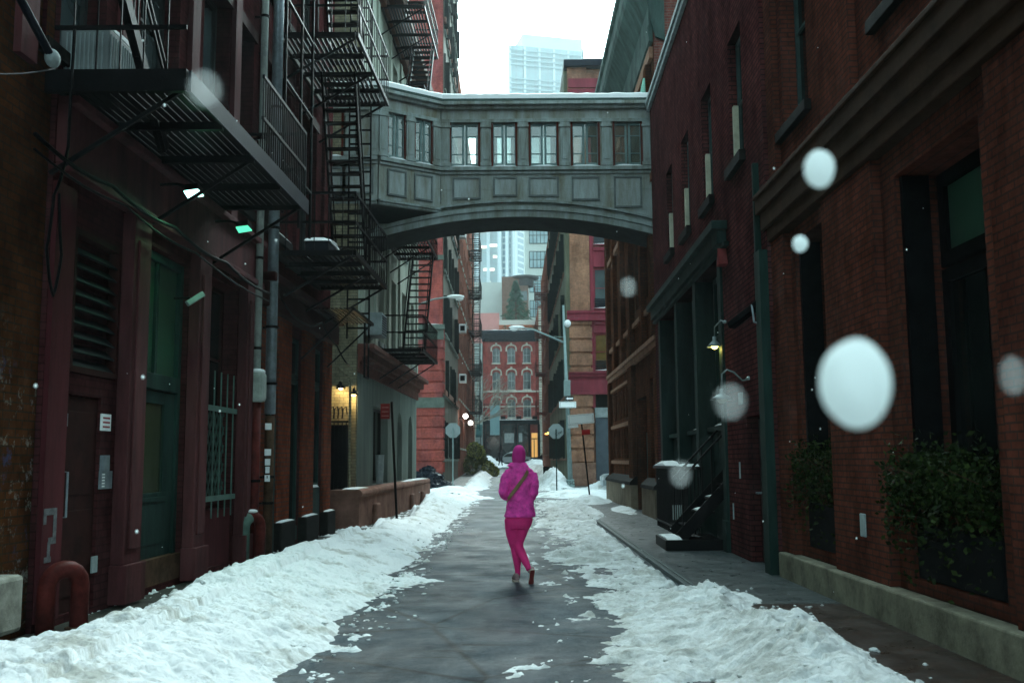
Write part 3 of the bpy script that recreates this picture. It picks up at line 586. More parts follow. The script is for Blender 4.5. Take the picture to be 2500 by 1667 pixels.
sp = thing('security_camera', 'small grey box light on the green door pier', 'camera', FA(12.05, 3.5, .2)); m = MB(); m.beam(FA(12.0, 3.42, .18), FA(12.1, 3.56, .34), .1, .07); m.build('housing', LGREY, sp, bevel=.012); m = MB(); m.tube([FA(12.05, 3.5, .0), FA(12.05, 3.5, .2)], .015, 8); m.build('bracket', BLK, sp)
# cables
def cable(label, pts, r=.012, name='cable'):
    P = []
    for i in range(len(pts) - 1):
        for k in range(6): a = Vector(pts[i]); b = Vector(pts[i + 1]); t = k / 6; q = a.lerp(b, t); q.z -= .06 * math.sin(math.pi * t); P.append(q)
    P.append(Vector(pts[-1])); m = MB(); m.tube(P, r, 6); o = m.build(name, BLK, None, smooth=True); return tag(o, label, 'cable')
cable('thick black cable bundle clipped along the maroon fascia, the upper one', [FA(8.1, 4.25, .26), FA(9.6, 4.22, .27), FA(11.3, 4.2, .27), FA(13.2, 4.17, .26), FA(15.3, 4.1, .27)], .02)
cable('thin black cable sagging just under the thick bundle on the fascia', [FA(8.1, 4.12, .26), FA(9.9, 4.1, .28), FA(12.0, 4.05, .27), FA(15.3, 3.98, .27)], .012)
cable('cable loop hanging down beside the louvre vent', [FA(8.62, 5.4, .3), FA(8.5, 4.9, .35), FA(8.6, 4.3, .3), FA(8.75, 3.9, .12), FA(8.7, 3.4, .1), FA(8.86, 3.0, .1), FA(8.98, 3.4, .1), FA(8.88, 3.95, .1)], .014)
cable('cable running along the lintel band over the brick piers', [FA(15.7, 4.1, .34), FA(17.2, 3.9, .34), FA(18.6, 4.1, .36), FA(19.8, 3.8, .4), FA(20.9, 3.5, .45)], .016)
cable('pale wire crossing the top left corner', [(-3.5, 5.0, 4.3), (-3.9, 6.5, 4.2), FA(8.3, 4.9, .3)], .008)
# wall lamp arm top-left with box
t = thing('cable_bracket', 'pale cable bracket with junction box high at the left edge', 'bracket', FA(7.7, 5.0, .3)); m = MB(); m.tube([FA(6.9, 5.45, .4), FA(8.1, 4.95, .35)], .035, 10); m.build('arm', BLK2, t); m = MB(); m.ell(FA(8.15, 4.93, .35), (.06, .09, .08)); m.build('junction_box', LGREY, t, smooth=True)
# ------------------------------------------------ fire escapes
def escape(name, label, F, s0, s1, out, levels, mat=BLK, rail=1.0, rs0=None, slw=.042, ladders=(), legs=True, grp=None, slat_along=True, nb=12, fascia=None, treadw=.62, drop=None, beamw=.06, extra_top=0, d0l=None):
    t = thing(name, label, 'fire escape', F(s0, levels[0], out / 2), group=grp)
    for L, z in enumerate(levels):
        a = z / 1
        m = MB(); m.fb(F, s0, s1, z - .07, z + .02, out - .05, out); m.fb(F, s0, s1, z - .07, z + .02, .03, .09)
        m.fb(F, s0, s0 + .06, z - .07, z + .02, .1, out - .06); m.fb(F, s1 - .06, s1, z - .07, z + .02, .1, out - .06)
        for q in range(1, 4): c = s0 + (s1 - s0) * q / 4; m.fb(F, c - .03, c + .03, z - .1, z - .02, .03, out - .05)
        n = int((out - .15) / .085)
        for k in range(n): d = .11 + k * .085; m.fb(F, s0 + .06, s1 - .06, z - .015, z + .012, d, d + slw)
        m.build('platform', mat, t)
        if fascia: m = MB(); m.fb(F, s0 - .02, s1 + .02, z - .13, z + .07, out + .004, out + .03); m.build('fascia_plate', fascia, t)
        m = MB()
        for zz in (rail, rail * .5): m.fb(F, rs0 or s0, s1, z + zz - .02, z + zz + .02, out - .035, out - .005); m.fb(F, s0, s0 + .025, z + zz - .02, z + zz + .02, .05, out - .036); m.fb(F, s1 - .025, s1, z + zz - .02, z + zz + .02, .05, out - .036)
        nn = max(4, int((s1 - s0) / .2))
        for k in range(nn + 1): s = (rs0 or s0) + .01 + (s1 - (rs0 or s0) - .03) * k / nn; m.fb(F, s, s + .014, z, z + rail - .02, out - .028, out - .012)
        for k in range(1, 6): d = out * k / 6; m.fb(F, s0 + .004, s0 + .018, z, z + rail, d, d + .014); m.fb(F, s1 - .018, s1 - .004, z, z + rail, d, d + .014)
        m.build('railing', mat, t)
        m = MB()
        for s in (s0 + .1, (s0 + s1) / 2, s1 - .1): m.beam(F(s, z - .08, out - .1), F(s, z - .85, .02), .035, .035)
        m.each(1, 'bracket', mat, t)
    for i, (sa, za, sb, zb) in enumerate(ladders):
        m = MB(); da = (d0l if d0l is not None else .28)
        for d in (da, da + treadw): m.beam(F(sa, za, d), F(sb, zb, d), .04, .13)
        N = int(abs(zb - za) / .235)
        for k in range(1, N + 1):
            q = k / (N + 1); s = sa + (sb - sa) * q; z = za + (zb - za) * q; m.fb(F, s - .09, s + .09, z - .012, z + .012, da, da + treadw)
        m.build('stair', mat, t); m = MB()
        for d in (da, da + treadw):
            m.beam(F(sa, za + .8, d), F(sb, zb + .8, d), .025)
            for q in (0.02, .34, .67, .98): s = sa + (sb - sa) * q; z = za + (zb - za) * q; m.beam(F(s, z, d), F(s, z + .8, d), .016)
        m.build('handrail', mat, t)
    return t
e1 = escape('fire_escape', 'near black fire escape with pale blue fascia plate over the flood lights', FA, 8.75, 13.3, 1.3, [4.98, 8.9], BLK, 1.0, ladders=[(7.6, 7.3, 10.1, 4.75)], fascia=BLK2, treadw=.04, d0l=.55, rs0=11.2, slw=.074)
m = MB(); m.fb(FA, 8.68, 8.74, 4.84, 5.05, .02, 1.3); m.build('end_plate', BLK, e1)
m = MB()
for s in (13.4, 14.3, 15.0):
    m.tube([FA(s, 4.9, .95), FA(s, 12, .95)], .022, 6)
for z in (5.6, 6.8, 8.0, 9.2): m.fb(FA, 13.4, 15.0, z, z + .03, .93, .97)
m.build('tall_rail', BLK, e1)
e2 = escape('fire_escape', 'second black fire escape on the maroon wall in front of the footbridge', FA, 16.3, 19.7, 1.42, [4.98, 8.78, 12.6], BLK, 1.0, ladders=[(19.5, 5.0, 18.0, 8.78), (18.9, 8.8, 17.5, 12.6)], d0l=.42)
m = MB()
for d in (.5, .95):
    m.tube([FA(20.3, 4.0, d), FA(20.3, 12.2, d)], .02, 6)
for k in range(26): m.fb(FA, 20.29, 20.31, 4.2 + k * .3, 4.24 + k * .3, .5, .95)
m.build('cage_ladder', BLK, e2)
e2b = thing('drop_platform', 'small lower black iron landing hanging by the cream corner', 'fire escape', FA(19.5, 4.2, .6))
m = MB(); m.fb(FA, 18.4, 20.6, 4.3, 4.36, .95, 1.0); m.fb(FA, 18.4, 20.6, 4.3, 4.36, .1, .14)
for k in range(10): m.fb(FA, 18.42, 20.58, 4.33, 4.35, .16 + k * .08, .2 + k * .08)
m.build('platform', BLK, e2b); m = MB()
for s in (18.45, 20.5): m.beam(FA(s, 4.32, .97), FA(s, 3.4, .02), .03)
for a, b in (((20.55, 4.3), (20.55, 3.2)), ((20.1, 4.3), (20.1, 3.2)), ((20.1, 3.2), (20.55, 3.2))): m.beam(FA(a[0], a[1], .9), FA(b[0], b[1], .9), .035)
m.each(1, 'bracket', BLK, e2b)
# air conditioner on the near escape
ac = thing('air_conditioner', 'white window air conditioner topped with snow behind the near fire escape railing', 'air conditioner', FA(9.4, 5.1, .3))
m = MB(); m.fb(FA, 9.05, 9.75, 5.08, 5.62, -.05, .42); m.build('case', plain('ac_case', (.17, .19, .19), .5, var=.15), ac, bevel=.02)
m = MB()
for k in range(12): m.fb(FA, 9.09 + k * .053, 9.105 + k * .053, 5.14, 5.56, .42, .432)
for k in range(9): q = .02 + k * .042; x0 = FA(9.05, 0, q); m.box(x0[0], x0[0] + .014, x0[1] - .012, x0[1], 5.14, 5.56)
m.build('grille', LGREY, ac); cap(FA, 9.05, 9.75, 5.62, -.04, .42, .09, ac)
ac2 = thing('snowy_planter_box', 'snow topped box on the landing of the second fire escape', 'box', FA(17.0, 5.0, .6)); m = MB(); m.fb(FA, 16.6, 17.5, 5.0, 5.22, .5, .9); m.build('body', BLK2, ac2, bevel=.02); cap(FA, 16.58, 17.52, 5.22, .48, .92, .12, ac2)
# ================================================ FOOTBRIDGE
B = thing('footbridge', 'weathered grey green enclosed footbridge with seven windows crossing the street at the third floor', 'footbridge', (0, 26, 7.5))
def zarch(x): return 7.86 - .039 * (x - .2) ** 2
F1, L1 = Seg(-6.2, 24.7, -3.40, 24.7); F2, L2 = Seg(-3.38, 24.7, -1.86, 25.73); F3 = Front(25.72)
YB = 27.25
def bridge_seg(F, s0, s1, wins, npil):
    """wins = list of (s0,s1) openings"""
    mb = MB(); z0, z1 = 8.12, 10.92
    edges = [s0] + [q for w in wins for q in w] + [s1]
    for i in range(0, len(edges), 2): mb.fb(F, edges[i], edges[i + 1], 9.24, 10.46, -.12, 0)      # piers between windows
    mb.fb(F, s0, s1, 10.46, 10.93, -.12, 0); mb.fb(F, s0, s1, 8.62, 9.24, -.12, 0)
    mb.build('wall', BRIDGE, B)
    m = MB(); m.fb(F, s0, s1, 9.12, 9.22, .004, .1); m.fb(F, s0, s1, 9.03, 9.1, .004, .05); m.fb(F, s0, s1, 10.46, 10.54, .004, .05); m.fb(F, s0 - .02, s1 + .02, 10.80, 10.88, .004, .12); m.fb(F, s0 - .02, s1 + .02, 10.88, 10.97, .004, .24); m.fb(F, s0, s1, 10.44, 10.47, .05, .07)
    m.build('moulding', BRIDGE2, B, bevel=.008)
    for s in npil:
        m = MB(); m.fb(F, s - .12, s + .12, 9.24, 10.3, .004, .06); m.fb(F, s - .15, s + .15, 10.3, 10.36, .004, .09); m.fb(F, s - .13, s + .13, 10.36, 10.44, .004, .07); m.fb(F, s - .15, s + .15, 9.24, 9.34, .06, .085); m.fb(F, s - .07, s + .07, 9.42, 10.2, .06, .075)
        m.build('pilaster', BRIDGE2, B, bevel=.006)
    for a, b in wins:
        m = MB(); fw = .055
        for q0, q1 in ((a, (a + b) / 2 - .02), ((a + b) / 2 + .02, b)):
            m.fb(F, q0, q0 + fw, 9.27, 10.43, -.09, -.04); m.fb(F, q1 - fw, q1, 9.27, 10.43, -.09, -.04); m.fb(F, q0 + fw, q1 - fw, 9.27, 9.34, -.09, -.04); m.fb(F, q0 + fw, q1 - fw, 10.36, 10.43, -.09, -.04)
            for zz in (9.6, 10.08): m.fb(F, q0 + fw, q1 - fw, zz - .012, zz + .012, -.08, -.05)
        w = m.build('window', FR_B, B)
        m = MB(); m.fb(F, a + .02, b - .02, 9.29, 10.41, -.07, -.062); m.build('pane', GLC, w)
        m = MB(); m.fb(F, a - .02, a + .035, 9.24, 10.46, -.035, .02); m.fb(F, b - .035, b + .02, 9.24, 10.46, -.035, .02); m.each(1, 'frame_trim', FR_R, w)
        if a > -9: cap(F, a, b, 9.222, 0, .09, .045, w)
w3 = [(-1.62, -.83), (-.50, .16), (.50, 1.26), (1.62, 2.36), (2.74, 3.5)]
bridge_seg(F3, -1.85, 3.74, w3, (-1.74, -.66, .33, 1.44, 2.55, 3.64))
bridge_seg(F2, .02, L2 - .01, [(.24, .78), (1.03, 1.58)], (.12, .9, 1.7))
bridge_seg(F1, 0, L1, [(1.3, 1.9)], (1.05, 2.1, 2.7))
def panels(F, lst, flat=True):
    m = MB(); n = MB()
    for a, b in lst:
        zt = 8.9; zb = 8.3 if flat else (zarch((a + b) / 2) + .62)
        if not flat: zb = max(zb, 8.1)
        m.fb(F, a, b, zb, zt, .004, .022)
        for q in ((a - .05, a - .003, zb - .05, zt + .05), (b + .003, b + .05, zb - .05, zt + .05)): n.fb(F, *q, .004, .04)
        n.fb(F, a - .003, b + .003, zt + .003, zt + .05, .004, .045); n.fb(F, a - .003, b + .003, zb - .05, zb - .003, .004, .04)
    m.each(1, 'panel', plain('grey_panel', (.33, .38, .38), .7, var=.5, sc=2.4, bmp=.6, streak=True, col2=(.16, .15, .115)), B); n.each(4, 'panel_moulding', plain('shadow_line_moulding', (.12, .135, .13), .7), B)  # mouldings coloured darker to draw the shadow lines round the panels
panels(F3, [(-1.5, -.85), (-.42, .12), (.52, 1.22), (1.66, 2.3), (2.78, 3.42)], False)
panels(F2, [(.3, .75), (1.08, 1.53)]); panels(F1, [(1.1, 1.85), (2.05, 2.65)])
# lower apron of the bays
m = MB()
for F, a, b in ((F1, 0, L1), (F2, .02, L2 - .01)): m.fb(F, a, b, 8.12, 8.617, -.12, 0)
m.build('apron', BRIDGE, B)
m = MB()
for F, a, b in ((F1, 0, L1 - .02), (F2, .03, L2 - .02)): m.fb(F, a, b, 8.0, 8.06, -.1, .03); m.fb(F, a, b, 8.06, 8.117, -.1, .07)
m.build('base_moulding', BRIDGE2, B)
m = MB(); P = [(-6.2, 24.72), (-3.42, 24.72), (-1.92, 25.75), (-1.92, 27.2), (-6.2, 27.2)]
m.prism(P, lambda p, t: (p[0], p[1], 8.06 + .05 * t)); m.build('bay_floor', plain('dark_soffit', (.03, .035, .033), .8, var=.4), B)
# arched girder, front and back faces, soffit
def arch_strip(y0, y1, dz0, dz1, x0, x1, mat, name, n=36, top=None):
    rings = []
    for i in range(n + 1):
        x = x0 + (x1 - x0) * i / n; a = zarch(x) + dz0; b = (top if top is not None else zarch(x) + dz1)
        rings.append([(x, y0, a), (x, y1, a), (x, y1, b), (x, y0, b)])
    m = MB(); m.rings(rings); return m.build(name, mat, B)
arch_strip(25.722, 25.84, .30, 0, -1.85, 3.74, BRIDGE, 'arch_web', top=8.617)
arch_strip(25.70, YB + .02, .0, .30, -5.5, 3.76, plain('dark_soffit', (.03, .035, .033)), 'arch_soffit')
arch_strip(25.64, 25.698, .004, .17, -3.7, 3.77, BRIDGE2, 'arch_moulding')
arch_strip(25.60, 25.698, .18, .29, -3.6, 3.76, BRIDGE2, 'arch_moulding')
arch_strip(25.62, 25.718, .40, .46, -1.86, 3.75, BRIDGE2, 'arch_moulding')
arch_strip(YB - .12, YB - .002, .31, 0, -5.5, 3.74, BRIDGE, 'back_web', top=8.6)
# back wall with see-through windows
FBk = Line(0, YB, 1, 0, 0, 1); edges = [-6.2, -3.0, -2.35, -1.62, -.95, -.42, .05, .50, 1.16, 1.7, 2.3, 2.8, 3.4, 3.74]
m = MB()
for i in range(0, len(edges), 2): m.fb(FBk, edges[i], edges[i + 1], 9.1, 10.56, -.12, 0)
m.fb(FBk, -6.2, 3.74, 10.56, 10.93, -.12, 0); m.fb(FBk, -6.2, 3.74, 8.6, 9.1, -.12, 0); m.build('wall', plain('inner_wall_olive', (.16, .17, .12), .8, var=.3), B)
for i in range(1, len(edges) - 1, 2):
    a, b = edges[i], edges[i + 1]; w = MB(); w.fb(FBk, a, a + .04, 9.1, 10.56, -.1, -.03); w.fb(FBk, b - .04, b, 9.1, 10.56, -.1, -.03); c = (a + b) / 2; w.fb(FBk, c - .02, c + .02, 9.1, 10.56, -.1, -.05)
    for z in (9.1, 9.6, 10.52): w.fb(FBk, a + .04, b - .04, z, z + .035, -.09, -.04)
    w = w.build('window', FR_G, B); q = MB(); q.fb(FBk, a + .02, b - .02, 9.12, 10.54, -.07, -.062); q.build('pane', GLC, w)
m = MB(); m.prism([(-6.2, 24.85), (-3.44, 24.85), (-1.95, 25.87), (3.7, 25.87), (3.7, YB - .13), (-6.2, YB - .13)], lambda p, t: (p[0], p[1], 8.62 + .06 * t)); m.build('floor', PT_D, B)
m = MB(); m.prism([(-6.2, 24.46), (-3.30, 24.46), (-1.78, 25.48), (3.77, 25.48), (3.77, YB + .2), (-6.2, YB + .2)], lambda p, t: (p[0], p[1], 10.972 + .06 * t)); m.build('roof', COPPER, B)
m = MB(); rg = []
pr = [(-6.2, 24.5), (-3.32, 24.5), (-1.8, 25.52), (3.76, 25.52)]
N = 60; pts = []
tot = [math.dist(pr[i], pr[i + 1]) for i in range(3)]
for i in range(3):
    k = max(2, int(tot[i] / .14))
    for j in range(k + (i == 2)): t = j / k; pts.append((pr[i][0] + (pr[i + 1][0] - pr[i][0]) * t, pr[i][1] + (pr[i + 1][1] - pr[i][1]) * t))
for x, y in pts:
    h = .15 + .025 * random.random(); rg.append([(x, y, 11.035), (x, y + .01, 11.035 + h * .8), (x, y + .12, 11.035 + h + .03), (x, y + .45, 11.16 + h), (x, YB + .1, 11.22), (x, YB + .18, 11.035)])
m.rings(rg); m.build('snow_cap', SNOWC, B)
m = MB(); m.beam((-1.8, 26.9, 11.2), (3.7, 26.6, 11.3), .12, .05); m.lathe((3.62, 25.9, 11.1), [(.12, 0), (.10, .3), (.03, .62)], 10); m.build('copper_flashing', COPPER_G, B)
# ================================================ LEFT: alcove and corner house
D = thing('corner_house', 'cream and grey stucco corner house with arched windows and a brown stone plinth', 'building', (-3.8, 30, 0))
FD = Side(-4.6, .03, 1)
hD = [(27.1, 29.7, .88, 3.0, .3), (31.6, 32.7, .88, 3.05, .25), (34.2, 35.3, .88, 3.05, .25)]
facade('wall', FD, 24.82, 36.4, 0, 4.1, hD, .3, GREY_D, D, 7)
uD = [(s, s + .95, z, z + 2.2) for z in (4.85, 8.3, 11.8) for s in (25.6, 27.9, 30.2, 32.5, 34.6)]
facade('wall', FD, 24.82, 36.4, 4.1, 15.0, uD, .25, CREAM_S, D, 7)
for h in uD: window(FD, D, *h[:4], .22, 1, 2, FR_D, GL, sill=BRIDGE2)
window(FD, D, 27.1, 29.7, .88, 3.0, .28, 3, 1, BLK, GL, fw=.08)
for h in hD[1:]:
    window(FD, D, *h[:4], .22, 1, 2, FR_D, GL)
    for sg in (0, 1):   # rounded heads
        a, b = h[0], h[1]; c = (a + b) / 2; r = (b - a) / 2; poly = [(a if sg == 0 else b, h[3] - .001), (a if sg == 0 else b, h[3] - 1.2 * r)]
        for k in range(1, 7):
            q = math.pi / 2 * k / 6; poly.append((c + (-1 if sg == 0 else 1) * r * math.cos(q), h[3] - 1.2 * r + 1.2 * r * math.sin(q)))
        m = MB(); m.prism(poly, lambda p, t: FD(p[0], p[1], -.13 + .129 * t)); m.build('arch_head', GREY_D, D)
m = MB(); m.fb(FD, 22.4, 36.5, -.1, .70, -.2, .50); m.build('plinth', STONE, D)
m = MB(); m.tube([FD(22.38, .78, .47), FD(36.52, .78, .40)], .10, 12); m.fb(FD, 22.4, 36.5, .702, .86, -.2, .42); m.build('coping', STONE, D, smooth=False)
for s in (24.2, 30.9, 33.6): m = MB(); m.fb(FD, s, s + .5, -.1, .5, .5, .62); m.build('buttress', STONE, D, bevel=.05)
cap(FD, 31, 36.4, .87, .2, .45, .04, D); cap(FD, 22.5, 24, .88, .1, .45, .03, D)
m = MB(); m.fb(FD, 24.7, 36.5, 3.98, 4.1, .003, .12); m.fb(FD, 24.7, 36.55, 4.1, 4.3, .003, .25); m.fb(FD, 24.7, 36.6, 4.3, 4.42, .003, .42); m.fb(FD, 24.7, 36.5, 3.7, 3.98, .003, .06); m.build('cornice', plain('red_brown_stone', (.11, .045, .035), .85, var=.4, sc=2), D, bevel=.01)
m = MB(); m.fb(FD, 24.7, 36.5, 14.6, 15.0, .003, .2); m.fb(FD, 24.6, 36.6, 15.0, 15.35, -3, .62); m.build('roof_cornice', plain('brown_cornice', (.065, .03, .02), .7, var=.4), D, bevel=.02)
for s in (25.2, 27.2, 29.5, 31.8, 34.1, 36.2): m = MB(); m.fb(FD, s - .15, s + .15, 4.45, 14.55, .003, .06); m.build('pilaster', CREAM_S, D)
m = MB(); m.box(-9, -3.875, 24.70, 24.81, 0, 15); m.build('end_wall', BR_C, D)
AW = thing('gated_alcove', 'recessed side entrance with tall black gate between brick piers and grey corner house', 'entrance', (-4.3, 24, 0))
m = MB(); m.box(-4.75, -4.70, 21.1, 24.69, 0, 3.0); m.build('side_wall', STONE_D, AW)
m = MB()
for k in range(9): x = -4.66 + k * .095; m.tube([(x, 23.4, .05), (x, 23.4, 2.45)], .014, 6)
for z in (.15, 1.3, 2.4): m.box(-4.7, -3.85, 23.38, 23.42, z, z + .05)
m.box(-4.69, -3.86, 23.43, 23.46, .05, 2.35); m.build('gate', BLK, AW)
m = MB()
for k in range(7):
    x = -4.55 + k * .1; m.tube([(x - .05, 23.4, 2.5), (x - .03, 23.4, 2.72), (x + .04, 23.4, 2.78), (x + .07, 23.4, 2.6)], .018, 6)
m.build('iron_cresting', BLK2, AW)
m = MB(); m.tube([(-3.80, 23.3, 0), (-3.80, 23.3, 3.2), (-3.86, 23.4, 3.5), (-4.1, 23.4, 3.7)], .03, 8); m.build('pipe', BR_C, AW)
WARM = emis('warm_bulb', (1, .72, .30), 4)
def gooselamp(name, label, base, tip, em, pw, mat=BLK, r=.13, h=.12, arm=None, col=(1, .7, .3)):
    t = thing(name, label, 'wall lamp', base, group=None); b = Vector(base); q = Vector(tip)
    pts = arm or [b, b.lerp(q, .4) + Vector((0, 0, .14)), b.lerp(q, .85) + Vector((0, 0, .16)), q + Vector((0, 0, h * .9))]
    m = MB(); m.tube(pts, .012, 8); m.build('arm', mat, t, smooth=True)
    m = MB(); m.lathe(q, [(.03, h + .04), (.032, h * .8), (r * .62, h * .42), (r, 0), (r * .96, 0), (r * .58, h * .36), (.02, h * .7)], 18); m.build('lamp_shade', mat, t, smooth=True)
    m = MB(); m.ell((q[0], q[1], q[2] + h * .18), (r * .45, r * .45, r * .45)); m.build('bulb', em, t, smooth=True)
    m = MB(); m.lathe(b, [(.05, -.01), (.05, .02), (.02, .04)], 10, axis=(0, -1, 0) if name == 'x' else (0, 0, 1)); m.build('base', mat, t)
    if pw:
        l = bpy.data.lights.new('lamp', 'POINT'); l.energy = pw; l.color = col; l.shadow_soft_size = .04; o = bpy.data.objects.new('bulb_light', l); COL.objects.link(o); o.parent = t; o.location = Vector(tip) - b - Vector((0, 0, .03))
    return t
gooselamp('wall_lamp', 'lit wall lamp above the black gate, left of the pair, over cream bricks', (-4.32, 24.69, 3.36), (-4.22, 24.45, 3.28), WARM, 7)
gooselamp('wall_lamp', 'lit wall lamp at the cream brick corner, right of the pair', (-3.92, 24.69, 3.22), (-3.90, 24.45, 3.12), WARM, 8)
ac = thing('air_conditioner', 'grey window air conditioner on the cream corner house above its stone cornice', 'air conditioner', FD(25.9, 4.9, .2)); m = MB(); m.fb(FD, 25.65, 26.45, 4.75, 5.35, -.1, .45); m.build('case', LGREY, ac, bevel=.02); m = MB()
for k in range(8): m.fb(FD, 25.7, 26.4, 4.8 + k * .065, 4.825 + k * .065, .45, .46)
m.build('grille', BLK2, ac)
t = thing('planter', 'pale cylindrical planter standing in the dark window of the corner house', 'planter', FD(28.0, .9, -.1)); m = MB(); m.lathe(FD(27.9, .88, .06), [(.10, 0), (.12, .75), (.13, .8), (.10, .8), (.09, .7)], 14); m.build('pot', LGREY, t)
escape('fire_escape', 'black fire escape on the cream corner house beyond the footbridge', FD, 27.6, 31.4, 1.3, [4.6, 7.95, 11.3, 14.65], BLK, .95, ladders=[(28.4, 4.6, 30.6, 7.95), (28.4, 7.95, 30.6, 11.3), (28.4, 11.3, 30.6, 14.65), (28.4, 14.65, 30.6, 18)], d0l=.62)
# ================================================ ACROSS THE CROSSING: red corner building and its neighbour
E_ = thing('red_corner_building', 'tall red corner building with banded lower floors across the crossing', 'building', (-6, 54, 0))
FEf = Front(53); FEs = Side(-3.72, 0, 1)
hE = [(-7.6, -6.4, z, z + 2.2) for z in (9.6, 13.2, 16.8, 20.4, 24)]
facade('wall', FEf, -20, -3.72, 0, 36, hE, .25, ST_E, E_, .5)
for h in hE: window(FEf, E_, *h, .22, 2, 2, FR_D, GL, sill=STONE)
m = MB(); GR = plain('groove_dark', (.10, .025, .02), .9)
z = .9
while z < 8.4:
    if not 4.2 < z < 4.9:
        m.fb(FEf, -14, -3.70, z, z + .53, .003, .06); m.fb(FEs, 53.0, 54.2, z, z + .53, .003, .05)
    z += .60
m.build('banded_course', ST_E, E_, bevel=.015)
m = MB(); m.fb(FEf, -14, -3.62, 4.3, 4.85, .003, .12); m.fb(FEf, -14, -3.6, 8.5, 8.75, .003, .22); m.fb(FEf, -14, -3.66, 7.95, 8.5, .003, .10); m.fb(FEf, -14, -3.66, 12.3, 12.55, .003, .1); m.fb(FEf, -14, -3.66, 0, .75, .003, .14); m.build('stone_band', plain('grey_green_stone', (.10, .12, .10), .8, var=.3), E_)
cap(FEf, -8, -3.6, 8.75, 0, .2, .07, E_)
hS = [(53.9 + k * 1.4, 54.75 + k * 1.4, 1.6 + j * 3.45, 3.6 + j * 3.45) for k in range(10) for j in range(10)]
facade('wall', FEs, 53.03, 68, 0, 36, hS, .3, plain('grey_olive_brick', (.105, .10, .08), .85, var=.45, sc=1.2, streak=True), E_, 8)
SLB = plain('dark_streak_slab', (.012, .016, .014), .7, var=.4); rs = random.Random(8)
def dark_slabs(F, hs, t, pr=.7):  # added dark slabs, standing in for dark window openings hidden at grazing view
    for h in hs:
        if rs.random() < pr: m = MB(); k = rs.uniform(-.1, .1); a = h[0] - .1; m.fb(F, a, a + .05, h[2] + k, h[3] + k * .5, .01, rs.uniform(.1, .26)); m.build('dark_slab', SLB, t)
for h in hS: window(FEs, E_, *h, .26, 1, 2, FR_D, GL, sill=GREY_D, sd=.1)
dark_slabs(FEs, hS, E_)
m = MB()
for z in (5, 15.5, 26, 35.4): m.fb(FEs, 53.5, 68, z, z + .3, .003, .14)
m.each(1, 'string_course', STONE, E_)
E2 = thing('fire_escape_building', 'russet building with stacked black fire escapes beyond the red corner building', 'building', (-6, 80, 0))
hS2 = [(69 + k * 2.6, 70.1 + k * 2.6, 2.4 + j * 3.4, 4.4 + j * 3.4) for k in range(11) for j in range(8)]
facade('wall', FEs, 68.003, 98, 0, 29.5, hS2, .25, BR_HS, E2, 8)
for h in hS2: window(FEs, E2, *h, .22, 1, 2, FR_D, GL, sill=CREAM_S)
for z in (6.9, 10.4, 17.2, 20.5):
    t = thing('air_conditioner', 'white window air conditioner at height %s on the far russet building' % {6.9: 'just above the stop sign', 10.4: 'of the street lamp', 17.2: 'between street lamp and footbridge', 20.5: 'right under the footbridge'}[z], 'air conditioner', FEs(69.2, z, .2), group='air conditioners on the russet building')
    m = MB(); m.fb(FEs, 69.1, 69.9, z, z + .6, .01, .5); m.build('case', WHITEP, t, bevel=.03); m = MB(); m.box(-3.62, -3.30, 69.08, 69.095, z + .12, z + .48); m.build('grille', BLK, t)
e = escape('fire_escape', 'tall black fire escape stack on the far russet building at the left of the gap', FEs, 84, 88.5, 1.05, [5.6 + 3.45 * k for k in range(7)], BLK, 1.0, ladders=[(84.6, 5.6 + 3.45 * k, 86.9, 9.05 + 3.45 * k) for k in range(6)], d0l=.35)
m = MB()
for d in (.35, .95): m.tube([FEs(83.9, 4.0, d), FEs(83.9, 27, d)], .03, 6)
for k in range(70): m.fb(FEs, 83.88, 83.92, 4.2 + k * .33, 4.24 + k * .33, .35, .95)
m.build('ladder', BLK, e)
# banner, globe lamps
GLOBE = emis('white_globe', (1, .97, .9), 3)
for x, z, s, lb in ((-3.25, 4.55, 69, 'lit white globe lamp on the left far facade, nearer and higher one'), (-3.2, 4.35, 76, 'lit white globe lamp on the left far facade, farther and lower one')):
    t = thing('globe_lamp', lb, 'wall lamp', (x, s, z)); m = MB(); m.ell((x, s, z), (.17, .17, .17)); m.build('globe', GLOBE, t, smooth=True); m = MB(); m.tube([(-3.7, s, z - .1), (x, s, z - .2), (x, s, z - .12)], .03, 6); m.build('arm', BLK, t)
    l = bpy.data.lights.new('lamp', 'POINT'); l.energy = 8; l.color = (1, .95, .85); l.shadow_soft_size = .2; o = bpy.data.objects.new('bulb_light', l); COL.objects.link(o); o.parent = t; o.location = (.3, -.2, 0)
